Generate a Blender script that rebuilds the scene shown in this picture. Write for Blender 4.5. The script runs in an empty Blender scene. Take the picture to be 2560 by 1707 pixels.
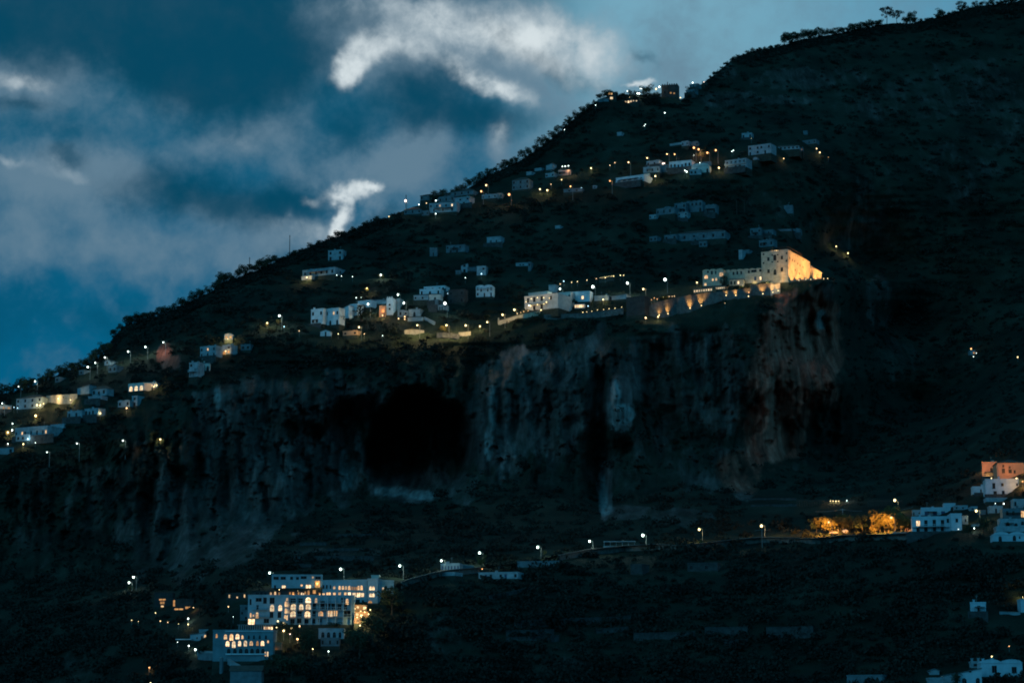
import bpy, math, random
import numpy as np
from mathutils import Vector
random.seed(7); np.random.seed(7)
S = bpy.context.scene
R = math.radians
# ---------------------------------------------------------------- camera
FPX = 2560 * 85 / 36.0
PITCH = R(9.5)
CAMZ = 15.0
cam = bpy.data.cameras.new("camera"); cam.lens = 85; cam.sensor_width = 36; cam.clip_start = 1; cam.clip_end = 60000
camo = bpy.data.objects.new("camera", cam); S.collection.objects.link(camo)
camo.location = (0, 0, CAMZ); camo.rotation_euler = (R(90) + PITCH, 0, 0)
S.camera = camo
CP, SP = math.cos(PITCH), math.sin(PITCH)
def ray(px, py):
    a = (px - 1280.0) / FPX; b = (853.5 - py) / FPX
    x = a; y = CP - b * SP; z = SP + b * CP
    return x / y, z / y
def at(px, py, Y):
    s, t = ray(px, py)
    return Vector((s * Y, Y, CAMZ + t * Y))
KP = 1.0 / FPX                      # metres per source pixel per metre of distance (approx.)
# ---------------------------------------------------------------- view
S.view_settings.view_transform = 'Standard'; S.view_settings.look = 'None'
S.view_settings.exposure = 0; S.view_settings.gamma = 1
S.cycles.max_bounces = 4; S.cycles.diffuse_bounces = 2; S.cycles.glossy_bounces = 2
S.cycles.transparent_max_bounces = 4; S.cycles.sample_clamp_indirect = .4; S.cycles.sample_clamp_direct = 6.0
S.cycles.use_denoising = True; S.cycles.denoiser = 'OPENIMAGEDENOISE'
S.cycles.filter_width = 1.9
S.cycles.use_adaptive_sampling = False
# ---------------------------------------------------------------- world: dusk sky with broken cloud
W = bpy.data.worlds.new("World"); S.world = W; W.use_nodes = True
wt = W.node_tree; wt.nodes.clear()
def N(t, **kw):
    n = wt.nodes.new(t)
    for k, v in kw.items(): setattr(n, k, v)
    return n
def LK(a, b): wt.links.new(a, b)
def M(op, a, b=None, clamp=False):
    n = N('ShaderNodeMath', operation=op, use_clamp=clamp)
    for i, v in enumerate((a, b)):
        if v is None: continue
        if isinstance(v, (int, float)): n.inputs[i].default_value = v
        else: LK(v, n.inputs[i])
    return n.outputs[0]
def MIXC(f, a, b, mode='MIX'):
    n = N('ShaderNodeMix', data_type='RGBA', blend_type=mode); n.clamp_factor = True
    for i, v in ((0, f), (6, a), (7, b)):
        if isinstance(v, (int, float)): n.inputs[i].default_value = v
        elif isinstance(v, tuple): n.inputs[i].default_value = (*v, 1)
        else: LK(v, n.inputs[i])
    return n.outputs[2]
def MR(v, a, b, c=0.0, d=1.0, smooth=True):
    n = N('ShaderNodeMapRange', interpolation_type='SMOOTHSTEP' if smooth else 'LINEAR')
    LK(v, n.inputs[0])
    for i, x in zip((1, 2, 3, 4), (a, b, c, d)): n.inputs[i].default_value = x
    return n.outputs[0]
tc = N('ShaderNodeTexCoord'); DIRV = tc.outputs['Generated']
sep = N('ShaderNodeSeparateXYZ'); LK(DIRV, sep.inputs[0])
dx, dy, dz = sep.outputs
ysafe = M('MAXIMUM', dy, 0.08)
s_, t_ = M('DIVIDE', dx, ysafe), M('DIVIDE', dz, ysafe)
def NOI(scale, detail=5, rough=0.55, dist=0.0, off=(0, 0, 0)):
    mp = N('ShaderNodeMapping'); LK(DIRV, mp.inputs[0]); mp.inputs['Location'].default_value = off
    n = N('ShaderNodeTexNoise'); LK(mp.outputs[0], n.inputs['Vector'])
    n.inputs['Scale'].default_value = scale; n.inputs['Detail'].default_value = detail
    n.inputs['Roughness'].default_value = rough; n.inputs['Distortion'].default_value = dist
    return n
n1 = NOI(16, 5, 0.6); n1b = NOI(16, 5, 0.6, off=(5.2, 1.3, 9.1))
n3 = NOI(60, 4, 0.6, off=(2, 7, 3)); n3b = NOI(60, 4, 0.6, off=(8, 1, 4))
def warp(base, a, b, ka, kb):
    return M('ADD', M('ADD', base, M('MULTIPLY', M('SUBTRACT', a, 0.5), ka)), M('MULTIPLY', M('SUBTRACT', b, 0.5), kb))
ws = warp(s_, n1.outputs['Fac'], n3.outputs['Fac'], 0.030, 0.012)
wtt = warp(t_, n1b.outputs['Fac'], n3b.outputs['Fac'], 0.028, 0.012)
comb = N('ShaderNodeCombineXYZ'); LK(ws, comb.inputs[0]); LK(wtt, comb.inputs[1]); WV = comb.outputs[0]
def field(blobs):
    tot = None
    for (px, py, rx, ry, rot, amp) in blobs:
        s0, t0 = ray(px, py)
        mp = N('ShaderNodeMapping', vector_type='TEXTURE'); LK(WV, mp.inputs[0])
        mp.inputs['Location'].default_value = (s0, t0, 0)
        mp.inputs['Rotation'].default_value = (0, 0, R(rot))
        mp.inputs['Scale'].default_value = (rx / FPX, ry / FPX, 1)
        ln = N('ShaderNodeVectorMath', operation='LENGTH'); LK(mp.outputs[0], ln.inputs[0])
        g = MR(ln.outputs['Value'], 1.6, 0.0, 0.0, amp)
        tot = g if tot is None else M('ADD', tot, g)
    return tot
DARK = [(300,20,600,190,0,1.7),(600,130,240,110,0,.6),(600,230,300,130,-10,.7),(140,330,150,60,-10,.45),(430,470,250,80,-8,.8),(735,500,120,75,0,.95),(560,520,120,60,0,.5),
        (1070,240,170,110,-8,1.15),(1130,330,130,60,0,.6),(1290,95,100,34,-38,.95),(1400,175,80,36,-45,.8),(955,548,80,38,25,1.1),(45,268,100,22,0,.6),
        (155,398,60,24,0,.55),(1600,138,34,18,-20,.7),(1642,165,20,45,20,.45),(330,790,170,60,0,.4),(30,780,170,130,0,.35),(1300,300,130,60,0,.6),
        (700,640,90,40,0,.35),(1500,215,60,28,-30,.6),(870,330,70,60,0,.45),]
LAV = [(60,205,130,90,0,.95),(120,430,190,60,5,.85),(330,420,130,60,-20,.55),(560,345,170,70,14,.55),(690,570,230,60,-14,.7),(1080,90,310,130,0,.85),
       (640,620,110,50,0,.5),(330,620,240,70,-10,.45),(930,420,150,80,0,.6),(330,500,260,60,-6,.35),(1040,400,150,90,0,.5),(1248,365,34,64,0,1.0),(930,80,180,100,0,.6),
       (60,590,110,100,0,.6),(1220,90,280,110,-10,.6),(470,230,110,60,20,.4),(760,400,90,60,20,.5),(1350,230,170,60,-30,.5),
       (1700,180,220,160,0,.35),(830,570,80,40,0,.6),]
WHITE = [(852,170,48,46,25,.82),(900,128,90,50,35,.70),(1000,120,110,46,0,.66),(1185,182,95,42,-30,.90),(1265,215,80,36,-25,.70),
         (1060,30,280,90,-8,.55),(1180,75,180,80,-20,.50),(880,460,60,24,4,1.35),(928,454,26,13,0,.8),(864,502,24,42,16,1.15),(855,550,17,44,0,1.0),(880,490,130,100,0,.30),
         (850,590,20,28,-14,.9),(50,208,80,30,-8,.66),(1420,110,140,110,-20,.46),(1330,60,120,80,0,.4),(1500,150,110,80,0,.36),(1606,210,36,9,8,.8),(780,480,26,18,0,.4),
         (170,428,90,24,-10,.3),(40,412,60,18,-20,.4),(1248,350,24,50,0,.45),(720,565,110,34,-10,.3),(820,590,80,34,0,.35),(580,345,70,34,10,.25),]
nf = NOI(21, 8, 0.56, 0.15, off=(1, 2, 3)).outputs['Fac']
nf2 = NOI(90, 5, 0.6, 0.2, off=(4, 2, 6)).outputs['Fac']
def rough(f, a, b): return M('ADD', f, M('ADD', M('MULTIPLY', M('SUBTRACT', nf, 0.5), a), M('MULTIPLY', M('SUBTRACT', nf2, 0.5), b)))
fK = M('MULTIPLY', field(DARK), 1.0); fL = field(LAV); fW = field(WHITE)
# clear-sky colour: deep blue low on the left, paler towards the upper right
hx = MR(ws, ray(500, 0)[0], ray(2300, 0)[0]); hy = MR(wtt, ray(0, 1000)[1], ray(0, -200)[1])
gx = MR(ws, ray(1150, 0)[0], ray(1560, 0)[0])
base = MIXC(hy, (0.001, 0.110, 0.225), (0.012, 0.105, 0.180))
base = MIXC(gx, base, (0.175, 0.395, 0.520))
base = MIXC(MR(s_, ray(1750, 0)[0], ray(2450, 0)[0]), base, (0.090, 0.300, 0.450))
colr = MIXC(MR(rough(M('ADD', fL, MR(wtt, ray(0, 960)[1], ray(0, 700)[1], 0.0, 0.20)), 2.2, .85), -0.05, 1.15, 0, 0.9), base, (0.128, 0.222, 0.302))
colr = MIXC(MR(rough(fK, -1.6, -.5), 0.0, 1.2, 0, 0.88), colr, (0.001, 0.056, 0.108))
fWn = M('MULTIPLY', fW, M('ADD', 1.0, M('ADD', M('MULTIPLY', M('SUBTRACT', nf, 0.5), 3.4), M('MULTIPLY', M('SUBTRACT', nf2, 0.5), 1.6))))
colr = MIXC(MR(fWn, 0.06, 1.5, 0, 1), colr, (0.66, 0.74, 0.77))
# behind the camera the western sky still glows; a tinted Nishita sky gives the general dusk light
sky = N('ShaderNodeTexSky', sky_type='NISHITA'); sky.sun_disc = False
sky.sun_elevation = R(0.5); sky.sun_rotation = R(215); sky.altitude = 0
tint = MIXC(1.0, sky.outputs[0], (0.10, 0.62, 1.0), 'MULTIPLY')
back = MR(dy, 0.25, -0.35)
high = MR(dz, 0.30, 0.75)
glow = MIXC(high, (0.030, 0.33, 0.60), (0.008, 0.11, 0.21))
colr = MIXC(high, colr, (0.008, 0.11, 0.21))
colr = MIXC(back, colr, glow)
bg1 = N('ShaderNodeBackground'); LK(colr, bg1.inputs[0]); bg1.inputs[1].default_value = 1.0
bg2 = N('ShaderNodeBackground'); LK(tint, bg2.inputs[0]); bg2.inputs[1].default_value = 0.05
LK(M('MULTIPLY', MR(dy, 0.3, -0.2), 0.05), bg2.inputs[1])
add = N('ShaderNodeAddShader'); LK(bg1.outputs[0], add.inputs[0]); LK(bg2.outputs[0], add.inputs[1])
wo = N('ShaderNodeOutputWorld'); LK(add.outputs[0], wo.inputs[0])
# ---------------------------------------------------------------- weak, soft afterglow from the west
sl = bpy.data.lights.new("sun", 'SUN'); sl.energy = 0.35; sl.angle = R(25); sl.color = (0.20, 0.66, 1.0)
so = bpy.data.objects.new("sun", sl); S.collection.objects.link(so)
so.rotation_euler = Vector((0.62, 0.72, -0.42)).to_track_quat('-Z', 'Y').to_euler()

# ---------------------------------------------------------------- noise helpers
def _hash(ix, iy, seed):
    h = (ix.astype(np.int64) * 374761393 + iy.astype(np.int64) * 668265263 + seed * 1274126177) & 0xffffffff
    h = ((h ^ (h >> 13)) * 1274126177) & 0xffffffff
    return ((h ^ (h >> 16)) & 0xffff) / 65535.0
def vnoise(x, y, seed=0):
    x = np.asarray(x, float); y = np.asarray(y, float)
    ix = np.floor(x); iy = np.floor(y); fx = x - ix; fy = y - iy
    fx = fx * fx * fx * (fx * (fx * 6 - 15) + 10); fy = fy * fy * fy * (fy * (fy * 6 - 15) + 10)
    a = _hash(ix, iy, seed); b = _hash(ix + 1, iy, seed); c = _hash(ix, iy + 1, seed); d = _hash(ix + 1, iy + 1, seed)
    return (a * (1 - fx) + b * fx) * (1 - fy) + (c * (1 - fx) + d * fx) * fy
def fbm(x, y, seed=0, o=4):
    t = 0; a = 0.5; s = 0
    for i in range(o):
        t = t + a * vnoise(x * 2 ** i + 17.3 * i, y * 2 ** i - 9.1 * i, seed + i); s += a; a *= .55
    return t / s
def ridged(x, y, seed=0, o=4):
    t = 0; a = 0.5; s = 0
    for i in range(o):
        t = t + a * (1 - np.abs(2 * vnoise(x * 2 ** i + 5.7 * i, y * 2 ** i, seed + i) - 1)); s += a; a *= .55
    return t / s
def sst(v, a, b):
    t = np.clip((v - a) / (b - a), 0, 1); return t * t * (3 - 2 * t)
# ---------------------------------------------------------------- terrain: a mountain face with cliffs
RIDGE = np.array([(-700,1190),(-300,1085),(0,990),(65,972),(140,940),(218,912),(262,884),(272,868),(290,838),(316,812),(414,782),(468,760),
    (533,728),(555,708),(600,692),(653,672),(707,645),(805,606),(903,568),(958,548),(1023,522),(1154,482),(1219,440),(1306,400),(1350,368),
    (1393,335),(1448,287),(1502,248),(1524,240),(1600,236),(1676,243),(1703,248),(1722,240),(1741,222),(1785,188),(1828,150),(1883,128),(1959,112),
    (2013,97),(2100,84),(2166,70),(2230,60),(2286,58),(2351,42),(2449,16),(2560,2),(3000,-60),(3400,-110)], float)
def ridge(px): return np.interp(px, RIDGE[:, 0], RIDGE[:, 1])
CT = [(-700,1330,1360),(0,990,1350),(300,830,1410),(700,650,1480),(1100,500,1540),(1500,245,1620),(1700,248,1650),(1900,122,1760),(2200,64,1850),(2560,2,1880),(3200,-80,1900),
    (-700,1250,1210),(0,1130,1250),(200,1000,1290),(450,930,1300),(700,800,1350),(900,860,1320),(1300,790,1335),(1600,800,1330),(1850,755,1335),(2060,705,1345),
    (1000,650,1440),(1500,500,1500),(1900,380,1540),(1700,640,1420),(1300,650,1430),(1950,600,1450),
    (2170,640,1560),(2230,800,1590),(2300,1000,1500),(2560,850,1480),(2560,500,1600),(3200,700,1500),
    (0,1400,1190),(400,1400,1190),(450,1150,1240),(700,1300,1225),(700,1000,1290),(1050,1270,1240),(1050,900,1305),(1500,1240,1250),(1500,1000,1290),(1850,1180,1275),(1900,950,1315),(2080,950,1330),(2100,1150,1360),
    (2250,1200,1200),(2560,1100,1080),(3200,1100,1050),
    (-700,1707,960),(0,1707,960),(250,1540,1010),(150,1600,980),(560,1460,960),(620,1500,905),(950,1440,935),(1100,1418,960),(1400,1395,985),(1700,1370,1000),(2000,1350,1000),(2150,1300,1030),(2350,1345,930),
    (2450,1260,985),(2560,1190,1010),(560,1707,835),(640,1620,860),(800,1560,885),(1000,1707,845),(1000,1520,905),(1500,1707,860),(1500,1500,930),(2000,1707,850),(2000,1500,910),(2560,1707,800),(2560,1500,880),(3200,1707,800),
    (-700,2150,650),(600,2150,600),(1500,2150,620),(2560,2150,600),(3300,2150,600)]
CT = np.array(CT, float)
_sc = np.array([1.0, 1.6])
_X = CT[:, :2] * _sc
_A = np.linalg.norm(_X[:, None] - _X[None], axis=2); _n = len(CT)
_Pm = np.c_[np.ones(_n), _X / 1000]
_K = np.block([[_A + 8 * np.eye(_n), _Pm], [_Pm.T, np.zeros((3, 3))]])
_w = np.linalg.solve(_K, np.r_[CT[:, 2], 0, 0, 0])
def base_depth(px, py):
    px = np.asarray(px, float).ravel(); py = np.asarray(py, float).ravel()
    out = np.zeros(len(px))
    for i in range(0, len(px), 20000):
        q = np.c_[px[i:i + 20000], py[i:i + 20000]] * _sc
        d = np.sqrt(((q[:, None] - _X[None]) ** 2).sum(2))
        out[i:i + 20000] = d @ _w[:_n] + np.c_[np.ones(len(q)), q / 1000] @ _w[_n:]
    return out
def ell(px, py, cx, cy, rx, ry, wob=.25, seed=3):
    q = np.hypot((px - cx) / rx, (py - cy) / ry) + (fbm(px / 35, py / 45, seed) - .5) * 2 * wob
    return 1 - sst(q, 0.82, 1.08)
# bare rock areas (cx, cy, rx, ry, strength)
ROCK = [(560,1150,110,210,.8),(640,1010,150,70,.75),(700,1190,120,130,.85),(610,1290,90,80,.8),(800,990,90,70,.8),(860,1150,60,110,.9),(900,1000,70,40,.7),
    (1220,1080,70,150,.9),(1300,1000,110,150,.8),(1450,960,110,140,.7),(1380,1090,60,60,.7),(1545,1010,38,75,1.6),(1512,1225,18,60,1.5),(1500,900,80,70,.6),(1560,940,70,70,.7),
    (1700,930,140,120,.6),(1640,1090,60,80,.35),(1800,950,90,130,.6),(1780,1170,100,60,.45),(1580,1280,90,20,.6),(1700,1290,80,24,.55),
    (1960,930,85,200,1.25),(2060,860,50,150,1.15),(1930,1080,80,90,1.1),(2030,760,45,40,.9),(1850,1180,60,60,.6),
    (300,1270,90,120,.7),(90,1290,60,150,.5),(230,1240,70,100,.6),(420,1300,110,130,.75),(560,1360,100,70,.6),(360,1150,60,60,.6),(1000,1200,110,50,.8),(200,1690,60,60,.5),(350,1400,30,70,.6),(460,1420,60,50,.5),
    (980,1222,60,16,1.1),(1040,1240,60,18,1.1),(1080,1200,60,30,.4),(1150,1220,40,40,.5),
    (2400,200,130,60,.3),(2300,250,220,50,.3),(2520,280,70,160,.28),(1980,200,120,30,.4),(1840,250,90,22,.4),(2120,190,80,24,.4),(1960,250,90,14,.5),
    (2200,760,40,80,.4),(2140,570,110,60,.35),(2200,480,80,60,.25),(2250,900,60,60,.25),(2420,420,120,100,.25),(1900,520,100,40,.2),(1790,180,60,30,.4),
    (410,890,20,34,1.1),(432,905,22,22,1.1),(1110,1590,50,50,.4),(1200,1610,30,30,.4),(1390,1660,90,20,.3),(850,1380,140,14,.4)]
def rockmask(px, py):
    m = np.zeros_like(px)
    for (cx, cy, rx, ry, s) in ROCK:
        m = np.maximum(m, s * ell(px, py, cx, cy, rx, ry, .45, int(cx) % 91))
    return m
CLIFF_HI = [(-700,1300),(0,1190),(400,990),(520,930),(900,905),(1250,880),(1500,845),(1850,795),(2000,720),(2090,700),(2140,760),(2600,700)]
def cliffzone(px, py):
    hi = np.interp(px, [a for a, b in CLIFF_HI], [b for a, b in CLIFF_HI])
    lo = np.interp(px, [-700, 0, 500, 900, 1200, 1500, 1850, 2100, 2200], [1500, 1480, 1420, 1290, 1230, 1280, 1230, 1170, 1100])
    return sst(py, hi - 10, hi + 60) * (1 - sst(py, lo - 60, lo + 20)) * (1 - sst(px, 2090, 2160))
def depth(px, py):
    px = np.asarray(px, float); py = np.asarray(py, float); shp = px.shape
    px = px.ravel(); py = py.ravel()
    d = base_depth(px, py)
    cz = cliffzone(px, py); near = sst(py, 1250, 1400)
    d = d + (fbm(px / 260, py / 200, 11) - .5) * (34 - 20 * near)
    d = d + (fbm(px / 70, py / 55, 21) - .5) * (13 - 6 * near)
    d = d + (fbm(px / 150, py / 9, 31, 2) - .5) * 5 * (1 - cz)          # ledges and old terraces
    w1 = px + (fbm(px / 50, py / 40, 5) - .5) * 34; w2 = py + (fbm(px / 40, py / 50, 6) - .5) * 60
    d = d - (ridged(w1 / 62, py / 420, 41, 4) - .5) * 36 * cz
    d = d - (ridged(w1 / 16, w2 / 150, 51, 3) - .5) * 6 * cz
    blk = _hash(np.floor(w1 / 21), np.floor(w2 / 74 + _hash(np.floor(w1 / 21), w1 * 0, 3)), 8) - .5
    blk2 = _hash(np.floor(w1 / 9), np.floor(w2 / 31 + _hash(np.floor(w1 / 9), w1 * 0, 4)), 9) - .5
    d = d + (blk * 9 + blk2 * 3.6) * cz
    # the great cave
    q = np.hypot((px - 1046) / (138 + 0 * px), (py - 1125) / np.where(py < 1125, 158., 150.))
    q = q + (fbm(px / 40, py / 60, 61) - .5) * .22
    cave = 1 - sst(q, .80, 1.04)
    cave = cave * (1 - sst(py, 1120, 1262) * .97)
    d = d + 84 * cave
    d = d + 46 * (1 - sst(np.hypot((px - 915) / 190, (py - 1200) / 225) + (fbm(px / 50, py / 60, 63) - .5) * .3, .72, .98)) * cz
    lft = 1986 + .9 * np.maximum(0, 690 - py)
    d = d + 85 * np.clip((px - 1966) / (lft - 1966), 0, 1) * (1 - sst(px, 2060, 2330)) * (1 - sst(py, 694, 704)) * sst(py, 440, 660)
    # gullies either side of the spurs
    d = d + 30 * np.exp(-((px - 1500 - (py - 1000) * .02) / 22) ** 2) * sst(py, 880, 960) * (1 - sst(py, 1250, 1330))
    d = d - 22 * np.exp(-((px - 1550 - (py - 1000) * .05) / 34) ** 2) * sst(py, 900, 1000) * (1 - sst(py, 1080, 1130))
    d = d + 20 * np.exp(-((px - 1650) / 60) ** 2) * cz
    return d.reshape(shp)
def D(px, py): return float(depth(np.array([float(px)]), np.array([float(py)]))[0])

def new_obj(name, me, parent=None, mats=()):
    for m in mats: me.materials.append(m)
    o = bpy.data.objects.new(name, me); S.collection.objects.link(o)
    if parent is not None: o.parent = parent
    return o
def np_mesh(name, verts, faces, smooth=False):
    verts = np.asarray(verts, np.float32); faces = np.asarray(faces, np.int32)
    me = bpy.data.meshes.new(name)
    me.vertices.add(len(verts)); me.vertices.foreach_set("co", verts.ravel())
    k = faces.shape[1]
    me.loops.add(faces.size); me.loops.foreach_set("vertex_index", faces.ravel())
    me.polygons.add(len(faces)); me.polygons.foreach_set("loop_start", np.arange(0, faces.size, k, dtype=np.int32))
    me.polygons.foreach_set("loop_total", np.full(len(faces), k, np.int32))
    if smooth: me.polygons.foreach_set("use_smooth", np.ones(len(faces), bool))
    me.update(calc_edges=True); return me
def tag(o, label=None, cat=None, group=None, kind=None):
    if label: o['label'] = label
    if cat: o['category'] = cat
    if group: o['group'] = group
    if kind: o['kind'] = kind
    return o
# ---------------------------------------------------------------- materials
def mat(name, color, rough=.9, var=.25, scale=.6, emit=None, es=0, spec=.2, bump=0, two=None):
    m = bpy.data.materials.new(name); m.use_nodes = True; nt = m.node_tree; b = nt.nodes['Principled BSDF']
    b.inputs['Roughness'].default_value = rough; b.inputs['Specular IOR Level'].default_value = spec
    b.inputs['Base Color'].default_value = (*color, 1)
    if emit:
        b.inputs['Emission Color'].default_value = (*emit, 1); b.inputs['Emission Strength'].default_value = es
    if var > 0:
        t = nt.nodes.new('ShaderNodeTexCoord'); n = nt.nodes.new('ShaderNodeTexNoise'); r = nt.nodes.new('ShaderNodeValToRGB')
        n.inputs['Scale'].default_value = scale; n.inputs['Detail'].default_value = 6; n.inputs['Roughness'].default_value = .65
        c2 = two or tuple(c * (1 - var) for c in color)
        r.color_ramp.elements[0].position = .32; r.color_ramp.elements[0].color = (*c2, 1)
        r.color_ramp.elements[1].position = .62; r.color_ramp.elements[1].color = (*color, 1)
        nt.links.new(t.outputs['Object'], n.inputs['Vector']); nt.links.new(n.outputs['Fac'], r.inputs[0]); nt.links.new(r.outputs[0], b.inputs['Base Color'])
        if bump:
            bp = nt.nodes.new('ShaderNodeBump'); bp.inputs['Strength'].default_value = bump; bp.inputs['Distance'].default_value = .3
            nt.links.new(n.outputs['Fac'], bp.inputs['Height']); nt.links.new(bp.outputs[0], b.inputs['Normal'])
    if emit: m.cycles.emission_sampling = 'NONE'
    return m
MT = {
 'bluewhite': mat('blue_dusk_whitewash', (.36, .50, .56), var=.3, scale=.3),  # whitewash copy, dimmer bluer dusk light tinted into its colour
 'faint2': mat('dark_hotel_render', (.13, .22, .25), var=.4, scale=.3),  # darker, bluer copy of the hotel render for the lower block
 'hotel': mat('hotel_render', (.24, .37, .42), var=.35, scale=.3),  # teal of the dim light at the hotel tinted into the render
 'white': mat('whitewash', (.56, .64, .67), var=.35, scale=.35),  # blue of the dusk sky tinted into the whitewash
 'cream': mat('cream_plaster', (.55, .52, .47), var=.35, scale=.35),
 'dim': mat('dim_blue_plaster', (.27, .35, .38), var=.5, scale=.4),  # dimmer wall colour with the dusk-sky blue tinted in
 'faint': mat('faint_blue_render', (.13, .18, .20), var=.5, scale=.4),  # faintest wall colour, dusk blue put into it as well
 'dark': mat('dark_stone', (.060, .055, .052), var=.5, scale=.4),  # plain dark stone for the darkest buildings
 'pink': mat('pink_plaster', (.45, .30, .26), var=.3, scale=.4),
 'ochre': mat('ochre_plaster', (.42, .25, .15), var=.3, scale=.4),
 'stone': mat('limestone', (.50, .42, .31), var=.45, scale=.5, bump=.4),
 'stoned': mat('rubble_stone', (.15, .145, .135), var=.6, scale=.7, bump=.5),
 'terr': mat('dry_stone', (.060, .066, .066), var=.6, scale=.6, bump=.5),
 'found': mat('overgrown_footing', (.035, .045, .035), var=.5, scale=.5),
 'tile': mat('roof_tile', (.11, .075, .06), var=.4, scale=.8),
 'slab': mat('roof_screed', (.30, .31, .31), var=.4, scale=.4),
 'greyroof': mat('grey_roof', (.10, .13, .14), var=.4, scale=.5),
 'metal': mat('lamp_metal', (.22, .23, .22), rough=.6, var=.2),
 'wood': mat('dark_timber', (.07, .05, .04), var=.3),
 'glass': mat('dark_pane', (.006, .008, .01), rough=.6, var=0, spec=.08),
 'glassb': mat('blue_shutter', (.02, .05, .12), rough=.6, var=0),
 'frame': mat('window_frame', (.10, .11, .11), var=.2),
 'lit': mat('lit_pane', (.5, .4, .3), var=0, emit=(1.0, .60, .25), es=1.0),
 'litb': mat('bright_lit_pane', (.5, .4, .3), var=0, emit=(1.0, .74, .42), es=1.35),
 'litd': mat('dim_lit_pane', (.3, .2, .1), var=0, emit=(1.0, .48, .15), es=.55),
 'bark': mat('bark', (.05, .04, .03), var=.4, scale=2),
 'rubber': mat('road_asphalt', (.05, .05, .052), var=.3, scale=.5),
 'cloth': mat('canvas', (.6, .58, .5), var=.15),
}
for nm in ('lit', 'litb', 'litd'):
    t = MT[nm].node_tree; b = t.nodes['Principled BSDF']; es = b.inputs['Emission Strength'].default_value; c = b.inputs['Emission Color'].default_value[:3]
    oi = t.nodes.new('ShaderNodeObjectInfo'); co = t.nodes.new('ShaderNodeTexCoord'); ad = t.nodes.new('ShaderNodeVectorMath'); ad.operation = 'ADD'
    nz = t.nodes.new('ShaderNodeTexNoise'); nz.inputs['Scale'].default_value = 2.6; nz.inputs['Detail'].default_value = 3
    t.links.new(co.outputs['Object'], ad.inputs[0]); t.links.new(oi.outputs['Location'], ad.inputs[1]); t.links.new(ad.outputs[0], nz.inputs['Vector'])
    rp = t.nodes.new('ShaderNodeValToRGB'); t.links.new(nz.outputs['Fac'], rp.inputs[0])
    rp.color_ramp.elements[0].position = .36; rp.color_ramp.elements[0].color = (c[0] * .55, c[1] * .34, c[2] * .2, 1)
    rp.color_ramp.elements[1].position = .6; rp.color_ramp.elements[1].color = (c[0], c[1], c[2], 1); t.links.new(rp.outputs[0], b.inputs['Emission Color'])
    ma = t.nodes.new('ShaderNodeMath'); ma.operation = 'MULTIPLY_ADD'; t.links.new(oi.outputs['Random'], ma.inputs[0]); ma.inputs[1].default_value = es * 1.1; ma.inputs[2].default_value = es * .65
    t.links.new(ma.outputs[0], b.inputs['Emission Strength'])
def leafmat(name, c, c2, sc=.35):
    m = mat(name, c, rough=.8, var=.5, scale=sc, two=c2, spec=.1)
    return m
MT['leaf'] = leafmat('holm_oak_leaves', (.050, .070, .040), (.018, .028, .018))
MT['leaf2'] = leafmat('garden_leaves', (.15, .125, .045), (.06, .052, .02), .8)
MT['pine'] = leafmat('pine_needles', (.030, .042, .026), (.012, .018, .012))
MT['scrub'] = leafmat('scrub_leaves', (.026, .031, .024), (.008, .011, .009), .045)
# terrain material: vegetation / rock from a mesh attribute of where the ground is bare
tm = bpy.data.materials.new('mountain_ground'); tm.use_nodes = True; nt = tm.node_tree; nb = nt.nodes['Principled BSDF']
nb.inputs['Roughness'].default_value = .95; nb.inputs['Specular IOR Level'].default_value = .1
def tn(t): return nt.nodes.new(t)
tcn = tn('ShaderNodeTexCoord')
def tnoise(scale, det=6, sc3=(1, 1, 1), rg=.6):
    mp = tn('ShaderNodeMapping'); nt.links.new(tcn.outputs['Object'], mp.inputs[0]); mp.inputs['Scale'].default_value = sc3
    n = tn('ShaderNodeTexNoise'); nt.links.new(mp.outputs[0], n.inputs['Vector']); n.inputs['Scale'].default_value = scale
    n.inputs['Detail'].default_value = det; n.inputs['Roughness'].default_value = rg; return n.outputs['Fac']
def ramp(f, *st):
    r = tn('ShaderNodeValToRGB'); nt.links.new(f, r.inputs[0]); e = r.color_ramp.elements
    while len(e) < len(st): e.new(.5)
    for i, (p, c) in enumerate(st): e[i].position = p; e[i].color = (*c, 1)
    return r.outputs[0]
def tmix(f, a, b, mode='MIX'):
    n = tn('ShaderNodeMix'); n.data_type = 'RGBA'; n.blend_type = mode
    for i, v in ((0, f), (6, a), (7, b)):
        if isinstance(v, (int, float)): n.inputs[i].default_value = v
        else: nt.links.new(v, n.inputs[i])
    return n.outputs[2]
at1 = tn('ShaderNodeAttribute'); at1.attribute_name = 'rock'
at2 = tn('ShaderNodeAttribute'); at2.attribute_name = 'red_rock'
at3 = tn('ShaderNodeAttribute'); at3.attribute_name = 'pale'
veg = ramp(tnoise(.03, 8), (.36, (.008, .014, .010)), (.56, (.020, .030, .020)), (.72, (.040, .050, .036)))
rk = ramp(tnoise(.05, 8, (1.8, .35, .30)), (.34, (.050, .034, .032)), (.50, (.135, .095, .086)), (.68, (.27, .19, .17)))
rk = tmix(.6, rk, ramp(tnoise(.33, 8, (1.7, .2, .20), .7), (.3, (.35, .35, .35)), (.66, (1.5, 1.5, 1.5))), 'MULTIPLY')
rr = ramp(tnoise(.06, 8, (2.6, .2, .22), .7), (.36, (.09, .030, .021)), (.50, (.36, .090, .058)), (.68, (.60, .225, .155)))  # red rock colour, deepened to stand in for warm lamp spill
rk = tmix(at2.outputs['Fac'], rk, rr)
rk = tmix(at3.outputs['Fac'], rk, ramp(tnoise(.14, 8, (2.2, .2, .4), .7), (.36, (.12, .125, .12)), (.6, (.38, .39, .37))))
mm = tn('ShaderNodeMath'); mm.operation = 'ADD'; nt.links.new(at1.outputs['Fac'], mm.inputs[0])
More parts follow.
